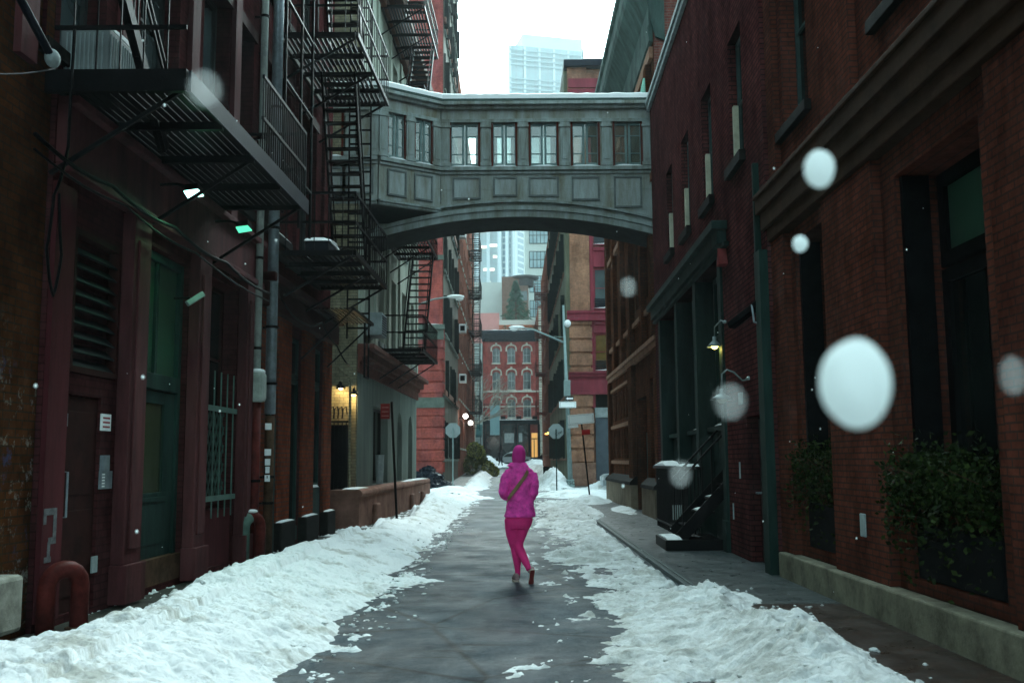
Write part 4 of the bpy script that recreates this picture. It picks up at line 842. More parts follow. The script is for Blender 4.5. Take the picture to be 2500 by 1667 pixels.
# ================================================ END OF STREET
G = thing('arched_brick_house', 'red brick house with rows of arched windows and black cornice closing the street', 'building', (0, 116, 1))
FGf = Front(115)
hG = [(x, x + .9, a, b) for x in (-2.3, -.55, 1.25) for a, b in ((12.7, 14.5), (9.6, 11.7), (6.4, 8.5))]
sf = [(-3.0, -1.6, 1.3, 4.9), (-1.2, .2, 1.3, 4.9), (.6, 1.7, 1.3, 4.9), (2.05, 2.85, 1.1, 4.4)]
facade('wall', FGf, -3.4, 3.05, .8, 16.3, hG, .22, BR_G, G, 12)
LS = plain('pale_lintel', (.44, .45, .38), .8, var=.3)
for h in hG:
    w = window(FGf, G, *h, .18, 2, 2, plain('pale_grey_frame', (.32, .38, .38), .6), GLB, sill=LS, sd=.12, fw=.07)
    m = MB(); c = (h[0] + h[1]) / 2; pts = [(c - .58, h[3] - .45), (c - .56, h[3] - .1)] + [(c + .56 * math.cos(math.pi * (1 - k / 8)), h[3] - .05 + .36 * math.sin(math.pi * k / 8)) for k in range(1, 8)] + [(c + .56, h[3] - .1), (c + .58, h[3] - .45)]
    for i in range(len(pts) - 1): m.beam(FGf(*pts[i], .04), FGf(*pts[i + 1], .04), .16, .10, up=(0, 1, 0))
    m.fb(FGf, c - .1, c + .1, h[3] + .2, h[3] + .55, .01, .14); m.build('hood_mould', LS, w)
    m = MB(); 
    for sg in (-1, 1): m.prism([(c + sg * .46, h[3] - .003), (c + sg * .46, h[3] - .35), (c + sg * .3, h[3] - .1), (c, h[3] - .003)], lambda p, t: FGf(p[0], p[1], -.1 + .098 * t))
    m.build('arch_head', BR_G, w)
m = MB(); m.fb(FGf, -3.5, 3.1, 15.2, 15.5, .003, .15); m.fb(FGf, -3.6, 3.15, 15.5, 16.1, .003, .35); m.fb(FGf, -3.7, 3.2, 16.1, 16.45, -.3, .7)
for k in range(14): m.fb(FGf, -3.35 + k * .48, -3.2 + k * .48, 15.3, 16.05, .16, .55)
m.build('cornice', plain('black_cornice', (.02, .028, .035), .6), G); cap(FGf, -3.65, 3.15, 16.45, -.2, .68, .1, G)
m = MB(); m.fb(FGf, -3.4, 3.05, 9.3, 9.45, .003, .12); m.fb(FGf, -3.4, 3.05, 7.6, 7.72, .003, .06); m.build('string_course', LS, G); cap(FGf, -3.3, 3.0, 9.45, 0, .11, .06, G)
m = MB(); m.fb(FGf, -3.4, 3.05, 5.6, 6.1, .003, .4)
for x in (-3.35, -1.5, .28, 1.78, 2.88): m.fb(FGf, x, x + .26, .9, 5.6, .003, .25)
m.fb(FGf, -3.1, 2.05, .9, 1.6, .003, .12); m.build('shop_front', plain('black_shopfront', (.006, .010, .012), .4), G)
cap(FGf, -3.4, 3.0, 6.1, 0, .38, .1, G)
m = MB()
for a, b in ((-3.07, -1.52), (-1.22, .26), (.56, 1.76)): m.fb(FGf, a, b, 1.62, 5.58, .004, .05)
m.build('shop_window', glass('shop_glass', (.006, .010, .012), .1, c2=(.015, .025, .028)), G)
m = MB(); m.fb(FGf, -.95, .15, 3.5, 4.6, .055, .09); m.fb(FGf, .7, 1.1, 3.6, 4.6, .055, .09); m.build('window_poster', LGREY, G)
m = MB(); m.fb(FGf, 2.1, 2.85, .95, 4.6, .004, .05); m.build('lit_doorway', emis('warm_shop_light', (1, .50, .13), .09), G)
m = MB(); m.fb(FGf, 2.1, 2.16, .95, 4.6, .05, .1); m.fb(FGf, 2.42, 2.5, .95, 3.9, .05, .1); m.fb(FGf, 2.1, 2.85, 3.9, 4.0, .05, .1); m.build('door_frame', BLK, G)
m = MB()
for x in (-3.3, -1.35, .45, 2.3): m.fb(FGf, x, x + .55, 6.15, 6.55, .05, .35)
m.build('window_box', BLK, G)
QN = thing('white_quoin_building', 'narrow strip of white stone blocks right of the arched brick house', 'building', (3.5, 115, 1))
m = MB()
for k in range(26): m.fb(FGf, 3.1, 3.75 + .06 * (k % 2), .9 + k * .7, 1.56 + k * .7, -.6, .06 + .03 * (k % 2))
m.build('stone_quoin', LS, QN); m = MB(); m.fb(FGf, 3.08, 14, .8, 19.4, -10, 0); m.build('wall', BR_HS, QN)
def block(name, label, x0, x1, Y, z1, mat, dep=14, wins=(), wm=None, z0=0, wn=None, grid=None, cat='building'):
    t = thing(name, label, cat, ((x0 + x1) / 2, Y, z0)); F = Front(Y)
    m = MB(); m.box(x0, x1, Y, Y + dep, z0, z1); m.build('wall', mat, t)
    for (a, b, c, d) in wins:
        m = MB(); m.fb(F, a, b, c, d, .01, .06); w = m.build('window', wm or GLB, t)
        if wn:
            q = MB(); nx, nzv, fm = wn
            for k in range(nx + 1): s = a + (b - a) * k / nx; q.fb(F, s - .05, s + .05, c, d, .06, .12)
            for k in range(nzv + 1): z = c + (d - c) * k / nzv; q.fb(F, a, b, z - .05, z + .05, .06, .11)
            q.build('frame', fm, w)
    return t
PINK = plain('pink_stucco', (.42, .19, .175), .85, var=.15, sc=.4)
WST = plain('white_stucco', (.42, .45, .42), .85, var=.1, sc=.3)
block('pink_building', 'pale pink rendered building rising left behind the arched brick house', -9, -1.65, 128, 20.5, PINK)
block('cream_slab_building', 'plain white building behind the pink one', -12, -1.0, 150, 28.5, WST)
block('corner_shop', 'dark shop building with green awning left of the arched brick house', -16, -3.45, 114.6, 15, plain('pale_grey_render', (.32, .38, .36), .85, var=.3), wins=[(-4.6, -3.8, 7, 9), (-4.6, -3.8, 10.5, 12.5)])
t = thing('shop_awning', 'dark green awning over the shop at the far left corner', 'awning', (-5, 114, 4.6)); m = MB(); m.prism([(114.55, 5.6), (112.6, 4.4), (112.6, 4.1), (114.55, 5.3)], lambda p, q: (-8 + 4.5 * q, p[0], p[1])); m.build('canopy', plain('green_awning', (.02, .06, .06), .8), t); m = MB(); m.beam((-8, 112.7, 1), (-8, 112.7, 4.2), .08); m.beam((-3.6, 112.7, 1), (-3.6, 112.7, 4.2), .08); m.build('post', BLK, t)
wb = block('white_roof_building', 'white flat roofed building directly behind the arched brick house', -1.6, 9, 124, 19.0, WST, wins=[(-.6, 1.4, 17.1, 17.7), (2.2, 4, 17.0, 17.4)], wm=BLK)
block('orange_brick_parapet', 'orange brick parapet with green hedge behind the black cornice', -1.55, 5, 119, 17.7, plain('orange_brick', (.30, .09, .045), .85, var=.3))
t = thing('roof_hedge', 'low green hedge along the roof behind the black cornice', 'hedge', (1, 117.6, 16.6))
m = MB(); rr = random.Random(4)
for k in range(500):
    p = Vector((rr.uniform(-1, 3), rr.uniform(117.2, 118.0), rr.uniform(16.5, 17.3))); u = Vector([rr.gauss(0, .1) for _ in range(3)]); v = Vector([rr.gauss(0, .1) for _ in range(3)]); m.add([p, p + u, p + v], [(0, 1, 2)])
LEAF = plain('conifer_green', (.03, .075, .05), .8, var=.5); m.build('foliage', LEAF, t, nofix=True)
block('brown_roof_house', 'small brown brick rooftop house beside the rooftop conifer', -1.4, 2.4, 140, 27.5, plain('brown_render', (.13, .08, .06), .8), wins=[(.9, 2.2, 24, 25.4)], z0=18)
t = thing('water_tank_roof', 'round dark flat roof on the rooftop house', 'roof', (2.2, 141, 27)); m = MB(); m.lathe((1.9, 141, 26.2), [(1.3, 0), (1.3, 1.0), (2.0, 1.1), (2.0, 1.4), (.1, 1.7)], 20); m.build('roof', plain('dark_roof', (.05, .05, .05), .8), t)
t = thing('conifer', 'green conifer growing on the roof behind the brick house', 'tree', (.55, 133, 20)); m = MB()
for k in range(2600):
    hh = rr.random() ** .8; a = rr.uniform(0, 6.283); r = (1 - hh) * 2.1 * (.25 + .75 * rr.random()) * (1 + .3 * math.sin(a * 3 + hh * 40)); p = Vector((.55 + r * math.cos(a), 133 + r * math.sin(a), 19.8 + hh * 5.8 - r * .25)); u = Vector((math.cos(a), math.sin(a), -.5)) * rr.uniform(.2, .5); v = Vector([rr.gauss(0, .12) for _ in range(3)]); m.add([p, p + u, p + v], [(0, 1, 2)])
m.build('crown', LEAF, t, nofix=True); m = MB(); m.tube([(.55, 133, 18.9), (.55, 133, 25)], [.2, .03], 6); m.build('trunk', RUST, t)
block('white_office_block', 'white tower block with large grid windows seen through the gap on the right', 2.2, 14, 160, 47, WST, wins=[(2.95, 6.6, 20.5 + k * 4.05, 23.2 + k * 4.05) for k in range(6)] + [(7.3, 11, 20.5 + k * 4.05, 23.2 + k * 4.05) for k in range(6)], wm=glass('pale_blue_glass', (.16, .25, .27), .25, c2=(.22, .31, .32)), wn=(6, 2, FR_D))
# glass towers, snow haze put into their pale glass and rib colours
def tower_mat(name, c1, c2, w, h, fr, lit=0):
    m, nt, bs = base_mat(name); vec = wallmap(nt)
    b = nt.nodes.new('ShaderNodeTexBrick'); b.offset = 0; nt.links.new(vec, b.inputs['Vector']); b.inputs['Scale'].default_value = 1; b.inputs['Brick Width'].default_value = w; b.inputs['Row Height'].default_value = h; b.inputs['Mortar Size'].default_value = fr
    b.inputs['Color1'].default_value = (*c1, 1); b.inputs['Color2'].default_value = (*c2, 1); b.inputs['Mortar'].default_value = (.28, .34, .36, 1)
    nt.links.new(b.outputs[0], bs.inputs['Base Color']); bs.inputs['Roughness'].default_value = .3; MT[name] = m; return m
TG = tower_mat('hazed_tower_glass', (.26, .35, .37), (.30, .39, .41), 3, 3.6, .35); TG2 = tower_mat('tower_glass_fine', (.05, .11, .15), (.09, .16, .20), 6, 1.9, .3)
RIB = plain('hazed_tower_rib', (.58, .64, .66), .6, var=.05)
def tower(name, label, x0, x1, Y, dep, z1, mat, ribs, bands, rz=0):
    t = thing(name, label, 'skyscraper', (x0, Y, 0), rz=0); c, s = math.cos(rz), math.sin(rz)
    F = Line(x0, Y, c, s, s, -c); w = x1 - x0; G2 = Line(x0, Y, -s, c, -c, -s)
    m = MB(); m.hexa([F(0, 0, 0), F(w, 0, 0), F(w, 0, -dep), F(0, 0, -dep), F(0, z1, 0), F(w, z1, 0), F(w, z1, -dep), F(0, z1, -dep)]); m.build('glass_body', mat, t)
    m = MB()
    for k in range(ribs + 1): q = (w - .8) * k / ribs; m.fb(F, q, q + 1.0, 0, z1 - .5, .05, .9)
    m.build('rib', RIB, t); m = MB()
    for z in bands: m.fb(F, 0, w, z, z + .7, .92, 1.2); m.fb(Line(x0 + c * w, Y + s * w, -s, c, c, s), 0, dep, z, z + .7, .05, .5)
    if bands: m.build('louvre_band', mat, t)
    return t
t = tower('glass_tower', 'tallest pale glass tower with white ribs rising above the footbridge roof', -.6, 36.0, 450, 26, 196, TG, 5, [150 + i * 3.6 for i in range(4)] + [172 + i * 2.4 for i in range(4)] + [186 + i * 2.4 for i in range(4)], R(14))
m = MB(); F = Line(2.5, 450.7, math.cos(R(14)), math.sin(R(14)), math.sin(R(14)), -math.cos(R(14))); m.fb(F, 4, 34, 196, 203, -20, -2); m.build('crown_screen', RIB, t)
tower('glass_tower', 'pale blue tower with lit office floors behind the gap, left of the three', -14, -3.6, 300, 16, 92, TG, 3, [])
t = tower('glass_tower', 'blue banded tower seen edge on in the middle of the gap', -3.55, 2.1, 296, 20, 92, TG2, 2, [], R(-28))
LO = emis('lit_office', (1, .92, .72), .3); FT = Front(300)
tw = bpy.data.objects['glass_tower.001'] if 'glass_tower.001' in bpy.data.objects else t
for (x, z, w_) in ((-9.5, 71, 3), (-6.5, 71.5, 1.8), (-9.8, 66, 2.2), (-6.6, 66.5, 2.4), (-5.6, 63, 1.2), (-8.6, 59, 3.4), (-7.4, 55, .9), (-9.2, 51, 4.2), (-7.6, 40, 2.6), (-8, 34, 2)):
    m = MB(); m.fb(FT, x, x + w_, z, z + .8, .3, .5); m.build('lit_window', LO, tw)
# ================================================ RIGHT SIDE: near red brick building
FK = Side(3.6, 0, -1)
K = thing('near_brick_building', 'dark red brick building with tall recessed windows at the right edge', 'building', (4, 7, 0))
kh = [(11.3, 12.42, .42, 4.22, .5), (7.42, 9.12, .42, 4.12, .5), (3.6, 5.4, .42, 4.1, .5)]
ku = [(11.6, 12.7, 5.78, 8.4, .3), (8.2, 9.3, 5.78, 8.4, .3), (5.4, 6.5, 5.78, 8.4, .3)]
facade('wall', FK, -3, 13.2, 0, 17, kh + ku, .3, BR_K, K, 8)
for h in kh:
    window(FK, K, h[0], h[1], 3.25, h[3], .47, 1, 1, BLK, GLG, fw=.13); window(FK, K, h[0], h[1], h[2] + .5, 3.22, .47, 2, 1, BLK, GL, fw=.12, bars=.08)
    m = MB(); m.fb(FK, h[0] + .02, h[1] - .02, h[2] + .003, h[2] + .48, -.49, -.3); m.build('stall_riser', BLK, K)
    m = MB(); m.fb(FK, h[1] - .07, h[1] - .003, h[2] + .01, h[3] - .01, -.3, -.05); m.build('jamb', BLK, K)
for h in ku:
    window(FK, K, *h[:4], .27, 1, 2, FR_G, GL); m = MB(); m.fb(FK, h[0] - .12, h[1] + .12, 5.64, 5.775, .003, .09); m.build('sill', STONE_D, K, bevel=.01)
m = MB(); m.fb(FK, -3, 13.3, 4.40, 4.58, .003, .14); m.fb(FK, -3, 13.36, 4.58, 4.82, .003, .19); m.fb(FK, -3, 13.42, 4.82, 5.02, .003, .24); m.fb(FK, -3, 13.42, 5.02, 5.08, .003, .27); m.build('cornice', plain('dark_brown_stone', (.040, .020, .012), .85, var=.4, sc=2), K, bevel=.012)
for a, b in ((12.6, 13.18), (9.45, 11.0), (5.75, 7.1), (1.5, 3.3)):
    m = MB(); m.fb(FK, a, b, .3, 4.38, .003, .10); m.build('pilaster', BR_K, K)
for a, b in ((12.85, 13.18), (9.9, 10.9), (6.7, 7.6)):
    m = MB(); m.fb(FK, a, b, 5.1, 16.9, .003, .09); m.build('pilaster', BR_K, K)
m = MB(); m.fb(FK, -3, 13.05, -.05, .31, .003, .19); m.build('stone_ledge', STONE_L, K, bevel=.02)
m = MB(); m.fb(FK, 10.0, 10.14, .72, .95, .102, .125); m.build('outlet_box', LGREY, K, bevel=.01)
def shrub(name, label, s0, s1, z0, z1, n, d0=-.28, d1=.16, trail=0):
    c = FK((s0 + s1) / 2, z0, -.1); t = thing(name, label, 'shrub', c); rr = random.Random(n); m = MB(); st = MB()
    for k in range(16):
        s = rr.uniform(s0 + .15, s1 - .15); st.tube([FK(s, z0 - .3, -.15), FK(s + rr.uniform(-.1, .1), (z0 + z1) / 2, rr.uniform(-.2, .05)), FK(s + rr.uniform(-.2, .2), z1 - .1, rr.uniform(d0, d1))], [.012, .008, .004], 5)
    st.build('stems', RUST, t)
    for k in range(n):
        s = rr.uniform(s0, s1); e = min(s - s0, s1 - s) / (s1 - s0) * 2; zt = z1 - .3 * (1 - min(1, e * 2.5)) + .06 * math.sin(s * 11) + .07 * math.sin(s * 27) + .16 * rr.random() ** 4; zb = z0 + .12 * math.sin(s * 9) + (.0 if rr.random() > trail else -rr.random() ** 1.5 * .7)
        z = zb + (zt - zb) * rr.random() ** .8; d = rr.uniform(d0, d1 * (1 - .5 * rr.random()) * (.5 + min(1, e * 2) * .6))
        p = Vector(FK(s, z, d)); a = Vector([rr.gauss(0, 1) for _ in range(3)]).normalized(); a.z = abs(a.z) * .9; L = rr.uniform(.03, .075); b = a.cross(Vector([rr.gauss(0, 1) for _ in range(3)])).normalized() * L * .3
        m.cm = 0 if rr.random() < .7 else 1; m.add([p, p + a * L * .5 + b, p + a * L, p + a * L * .5 - b], [(0, 1, 2, 3)])
    m.build('foliage', [plain('shrub_green', (.010, .020, .005), .6, var=.5, sc=8), plain('shrub_light_green', (.026, .042, .010), .6, var=.4, sc=8)], t, nofix=True)
    m = MB(); m.fb(FK, s0 + .05, s1 - .05, .425, z0 - .05, -.28, -.04); m.build('planter_box', plain('planter_black', (.006, .007, .008), .7), t, bevel=.02)
shrub('planted_shrub', 'leafy evergreen shrub in the farther recessed window of the near brick building', 11.25, 12.6, 1.0, 1.6, 2600, d1=.26, trail=.3)
shrub('planted_shrub', 'broad evergreen shrub spilling from the nearer recessed window at the right edge', 7.5, 9.35, .95, 1.5, 5200, d1=.36, trail=.35)
# ================================================ dark brick building with green storefront
FJ = Side(3.22, .018, -1)
J = thing('dark_brick_building', 'dark brown brick building with a green iron storefront beside the footbridge', 'building', (3.6, 19, 0))
jw = [(14.4, 15.35, 6.05, 8.1, .22), (16.9, 17.85, 6.05, 8.1, .22), (19.4, 20.35, 6.1, 8.1, .22), (21.7, 22.65, 6.15, 8.1, .22)]
jd = (13.95, 14.85, -.02, 2.12, .25); js = (16.35, 24.5, -.1, 4.95, .42)
facade('wall', FJ, 13.2, 25.34, -.1, 10.75, jw + [jd, js], .2, BR_J, J, 8)
for h in jw:
    window(FJ, J, *h[:4], .2, 1, 2, FR_G, GL, fw=.08); m = MB(); m.fb(FJ, h[0] - .1, h[1] + .1, h[2] - .16, h[2] - .003, .003, .1); m.build('sill', STONE_D, J)
    m = MB(); m.fb(FJ, h[0] + .02, h[0] + .08, h[2] + .02, h[2] + 1.0, -.19, -.05); m.fb(FJ, h[1] - .12, h[1] - .02, h[2] + .02, h[2] + 1.0, -.12, -.04); m.build('storm_frame', FR_W, J)
m = MB(); m.fb(FJ, 13.2, 25.4, 10.6, 10.75, .003, .08); m.fb(FJ, 13.18, 25.42, 10.752, 10.86, -.3, .12); m.build('coping', LGREY, J); cap(FJ, 14, 25.3, 10.862, -.1, .1, .03, J)
m = MB(); m.fb(FJ, 15.9, 24.9, 4.98, 5.2, .003, .16); m.fb(FJ, 15.8, 25.0, 5.2, 5.34, .003, .26); m.fb(FJ, 15.7, 25.1, 4.9, 4.975, .003, .09); m.build('iron_cornice', GR_D, J, bevel=.01)
for a, b in ((16.37, 16.65), (18.9, 19.2), (21.4, 21.7), (24.15, 24.48)): m = MB(); m.fb(FJ, a, b, -.08, 4.88, -.38, .04); m.fb(FJ, a - .03, b + .03, -.08, .5, -.38, .07); m.build('iron_column', GR_D, J, bevel=.01)
for a, b in ((16.66, 18.89), (19.21, 21.39), (21.71, 24.14)):
    window(FJ, J, a, b, 2.1, 3.7, .38, 3, 1, GR_P, GL, fw=.09); window(FJ, J, a, b, 3.73, 4.9, .38, 3, 1, GR_P, GL, fw=.08)
    m = MB(); m.fb(FJ, a, b, -.05, 2.07, -.41, -.24)
    for k in range(4): q = a + (b - a) * (k + .08) / 4; m.fb(FJ, q, q + (b - a) * .21, 1.45, 1.95, -.24, -.22)
    m.fb(FJ, a, b, 2.0, 2.09, -.24, -.12); m.build('timber_panel', GR_D, J)
cap(FJ, 17.3, 18.2, 2.095, -.24, -.13, .03, J); cap(FJ, 19.6, 20.6, 2.095, -.24, -.13, .03, J)
m = MB(); m.fb(FJ, 13.98, 14.82, 0, 2.08, -.22, -.16); dd = m.build('door', plain('dark_red_door', (.035, .016, .016), .5), J); m = MB(); m.tube([FJ(14.75, 1.0, -.16), FJ(14.75, 1.0, -.08), FJ(14.62, 1.0, -.08)], .015, 8); m.build('handle', GALV, dd)
m = MB(); m.fb(FJ, 13.2, 13.5, 0, 4.3, .003, .12); m.build('green_pilaster', GR_P, J)
m = MB(); m.fb(FJ, 13.52, 13.6, 0, 5.6, .003, .09); m.build('downpipe', GR_P, J, bevel=.01)
m = MB(); m.fb(FJ, 15.05, 15.22, 2.32, 2.5, .003, .04); m.build('vent_plate', LGREY, J)
m = MB(); m.fb(FJ, 15.4, 15.44, 1.2, 1.45, .003, .02); m.fb(FJ, 16.0, 16.03, .55, .8, .003, .02); m.build('small_plate', LGREY, J)
t = thing('door_hood', 'small red tent shaped hood high on the dark brick wall', 'canopy', FJ(15.95, 4.7, .2)); m = MB(); m.prism([(15.8, 4.62), (16.05, 4.62), (15.93, 4.9)], lambda p, q: FJ(p[0], p[1], .01 + .14 * q)); m.build('hood', plain('dull_red_canvas', (.15, .03, .03), .8, var=.3), t)
t = thing('wall_speaker', 'black floodlight box on the corner of the dark brick wall', 'lamp', FJ(13.55, 3.5, .2)); m = MB(); m.beam(FJ(13.5, 3.62, .05), FJ(13.95, 3.36, .38), .14, .10); m.build('housing', BLK, t, bevel=.02); m = MB(); m.tube([FJ(13.5, 3.3, .0), FJ(13.45, 3.35, .16), FJ(13.55, 3.6, .16)], .015, 6); m.build('bracket', GALV, t)
# stoop
t = thing('metal_stoop', 'black metal stoop with snow on its treads at the green storefront', 'steps', FJ(17.4, 0, .5))
m = MB(); m.fb(FJ, 16.75, 18.1, 0, .17, .05, 1.0); m.build('base_platform', BLK, t, bevel=.01)
xs_ = [(.62 - k * .235, .17 + .225 * (k + 1)) for k in range(5)]
for i, (d, z) in enumerate(xs_):
    m = MB(); m.fb(FJ, 16.95, 17.9, z - .03, z, d - .25 if i < 4 else d - .05, d); m.build('tread', BLK, t)
    if i in (1, 2, 4): cap(FJ, 17.05, 17.85, z + .001, d - .22 if i < 4 else d - .03, d - .01, .05, t)
m = MB()
for s in (16.93, 17.92): m.beam(FJ(s, .2, .72), FJ(s, 1.35, -.38), .03, .2)
m.each(1, 'stringer', BLK, t); m = MB()
for s in (16.93, 17.92):
    m.beam(FJ(s, 1.15, .70), FJ(s, 2.25, -.36), .035)
    for q in (0.02, .5, .98): d = .7 - 1.06 * q; z = .2 + 1.1 * q; m.beam(FJ(s, z, d), FJ(s, z + .93, d), .022)
m.each(4, 'handrail', BLK, t)
cap(FJ, 16.8, 18.05, .172, .72, .96, .035, t)
t = thing('areaway_railing', 'black barred areaway frame with a snowy top beyond the metal stoop', 'railing', FJ(20.5, 0, .3))
m = MB(); m.fb(FJ, 18.55, 23.35, 1.3, 1.36, .03, .38); m.fb(FJ, 18.6, 23.3, .12, .16, .32, .35)
for k in range(26): m.fb(FJ, 18.6 + k * .18, 18.62 + k * .18, 0, 1.3, .32, .34)
for k in range(1, 4): m.fb(FJ, 18.6, 18.62, 0, 1.3, .05 + k * .07, .07 + k * .07)
m.build('railed_frame', BLK, t); cap(FJ, 21.3, 23.3, 1.362, .05, .36, .10, t); cap(FJ, 18.7, 19.3, 1.362, .08, .3, .05, t); cap(FJ, 19.6, 20.2, 1.362, .08, .3, .05, t)
t = thing('white_grille', 'small white slotted grille leaning beside the stoop', 'grille', FJ(18.3, .1, .5)); m = MB()
for k in range(5): x = FJ(18.2, 0, .46)[0] + .04 * k - .22; m.box(x, x + .016, 18.12, 18.15, .42, .68)
m.build('slats', LGREY, t)
# gooseneck lamps
SHADE = plain('grey_enamel', (.17, .205, .205), .35, .3, var=.2)
b = FJ(14.6, 2.66, .0); tip = FJ(14.6, 2.36, .41)
gooselamp('gooseneck_lamp', 'large unlit grey gooseneck lamp on the dark brick wall, lower of the two', b, tip, plain('dull_bulb', (.5, .5, .4)), 0, SHADE, .175, .12, arm=[b, Vector(b) + Vector((-.10, 0, -.02)), Vector(b) + Vector((-.22, 0, .1)), Vector(b) + Vector((-.32, 0, .14)), Vector(b) + Vector((-.40, 0, .08)), Vector(tip) + Vector((0, 0, .12))])
b = FJ(16.2, 3.72, .0); tip = FJ(16.6, 3.36, .12)
gooselamp('gooseneck_lamp', 'lit grey gooseneck lamp with a yellow glow, upper of the two on the dark wall', b, tip, emis('yellow_bulb', (1, .78, .16), 3), 2.2, SHADE, .135, .14, arm=[b, Vector(b) + Vector((-.06, .1, .05)), Vector(tip) + Vector((0, -.05, .33)), Vector(tip) + Vector((0, 0, .14))], col=(1, .8, .2))
# ================================================ carved brick building
FI = Side(3.8, 0, -1); I = thing('carved_brick_building', 'ornate brown brick building with large copper cornice on the right before the crossing', 'building', (4.2, 32, 0))
ih = [(28.2, 30.4, -.05, 3.3, .35), (26.6, 27.5, .8, 3.7, .35)] + [(31.9 + k * .85, 32.45 + k * .85, z, z + 1.0, .22) for k in range(7) for z in (1.55, 2.9)] + [(26.6 + k * 2.4, 27.7 + k * 2.4, z, z + 2.6, .35) for k in range(5) for z in (6.0, 9.4)]
facade('wall', FI, 25.36, 38.5, -.1, 12.9, ih, .3, BR_I, I, 9)
for h in ih[1:]: window(FI, I, *h[:4], h[4] - .04, 1, 2 if h[3] - h[2] > 2 else 1, FR_D, GL)
m = MB(); m.fb(FI, 28.3, 30.3, 0, 2.3, -.33, -.25); dd = m.build('green_door', GR_P, I); m = MB(); m.fb(FI, 28.3, 30.3, 2.33, 3.2, -.33, -.28); m.build('transom_pane', GLB, dd)
m = MB()
for z, h, d in ((4.4, .16, .10), (4.56, .12, .16), (5.5, .14, .09), (3.98, .1, .06), (2.62, .12, .07), (1.35, .12, .08), (8.8, .2, .12), (12.1, .3, .1)): m.fb(FI, 25.4 if z > 4 else 31.5, 38.56, z, z + h, .003, d)
m.build('string_course', plain('brown_band_stone', (.19, .10, .065), .8, var=.4), I)
for s in (26.0, 28.0, 30.8, 33.2, 35.6, 38.1): m = MB(); m.fb(FI, s - .25, s + .25, 4.7, 12.05, .003, .16); m.build('pilaster', BR_I, I)
for s in (25.7, 30.95, 31.5, 38.2): m = MB(); m.fb(FI, s - .28, s + .22, .85, 4.38, .003, .13); m.build('pilaster', BR_I, I)
m = MB(); m.fb(FI, 30.6, 38.6, -.1, .72, .003, .22); m.fb(FI, 25.4, 28.0, -.1, .72, .003, .22); m.build('plinth', plain('worn_brown_stone', (.16, .13, .095), .85, var=.4, sc=2, bmp=.4), I)
m = MB(); 
for a, b_ in ((30.6, 38.6), (25.4, 28.0)): m.prism([(.003, .725), (.26, .725), (.24, .82), (.05, 1.0), (.003, 1.0)], lambda p, q, a=a, b_=b_: FI(a + (b_ - a) * q, p[1], p[0]))
m.build('plinth_cap', STONE_D, I)
prof = [(0, 12.5), (.10, 12.55), (.14, 12.9), (.10, 13.0), (.10, 13.5), (.28, 13.9), (.50, 14.3), (.55, 14.5), (.55, 14.9), (.62, 15.0), (.62, 15.2), (-.8, 15.25), (-.8, 12.9), (0, 12.9)]
m = MB(); m.prism(prof, lambda p, q: FI(25.33 + 13.5 * q, p[1], p[0] + .004)); m.build('copper_cornice', COPPER, I)
m = MB(); m.prism([(3.0, 14.4), (3.15, 14.2), (3.3, 14.1), (3.5, 13.6), (3.7, 12.6), (3.95, 12.5), (3.95, 14.6), (3.0, 14.6)], lambda p, q: (p[0] + .15, 25.2 + .12 * q, p[1])); m.build('cornice_end_plate', COPPER, I)
m = MB(); m.box(3.82, 12, 25.28, 25.36, 10.9, 15.2); m.build('party_wall', BR_IS, I); m = MB(); m.box(5.2, 5.9, 25.0, 25.27, 10.9, 17.5); m.build('chimney', BR_IS, I)
m = MB(); m.box(4.0, 12, 25.3, 38, 12.9, 15.15); m.build('parapet', BR_IS, I)
# ================================================ tan corner building beyond the crossing
H = thing('tan_corner_building', 'tan and rose trimmed corner building with grey side wall beyond the crossing', 'building', (4, 55, 0)); FHf = Front(54); FHs = Side(3.0, 0, -1)
m = MB(); m.box(3.22, 16, 54.05, 80, 0, 23.6); m.build('core_wall', BR_T, H)
m = MB(); m.box(3.2, 4.28, 53.8, 54.04, 1.35, 23.4)
z = 1.4; m2 = MB()
while z < 9.5: m2.box(3.12, 4.36, 53.70, 53.797, z, z + .60); z += .74
m.build('pier', BR_T, H); m2.build('banded_course', BR_T, H, bevel=.02)
m = MB(); m.box(3.05, 4.45, 53.66, 54.04, 0, 1.34); m.build('pier_base', plain('brown_pier_stone', (.20, .11, .08), .85, var=.4), H, bevel=.02)
m = MB(); m.box(4.5, 16, 53.9, 54.04, 0, .4); m.build('door_sill', STONE, H)
m = MB(); m.box(4.48, 16, 53.93, 54.045, .4, 3.75); m.build('roller_door', plain('blue_grey_steel', (.07, .085, .10), .5, var=.2), H); m = MB(); m.box(4.46, 16, 53.88, 54.045, 3.76, 4.3); m.build('door_lintel', plain('grey_lintel', (.22, .25, .25), .6), H)
m = MB(); m.box(4.46, 16, 53.95, 54.045, 4.31, 5.0); m.build('transom_pane', GL, H)
m = MB()
for z0, z1, d in ((5.0, 5.12, .35), (5.12, 5.95, .14), (5.95, 6.12, .4), (6.12, 6.2, .5)): m.box(3.05, 16, 53.95 - d, 53.66 if d > .3 else 53.699, z0, z1)
for z0, z1, d in ((9.0, 9.15, .4), (9.15, 9.4, .28), (9.4, 9.55, .5)): m.box(3.0, 16, 53.62 - d * .3, 53.695, z0, z1)
for z0, z1 in ((8.35, 9.0), (12.0, 13.1), (15.6, 16.7), (19.2, 20.2)): m.box(4.5, 16, 53.8, 54.04, z0, z1); m.box(4.5, 16, 53.7, 53.797, z1 - .2, z1)
for k in range(4): m.box(3.25, 16, 53.72, 53.797, 20.4 + k * .6, 20.93 + k * .6)
m.box(4.3, 4.5, 53.85, 54.04, 4.3, 20); m.build('rose_trim', ROSE, H, bevel=.01)
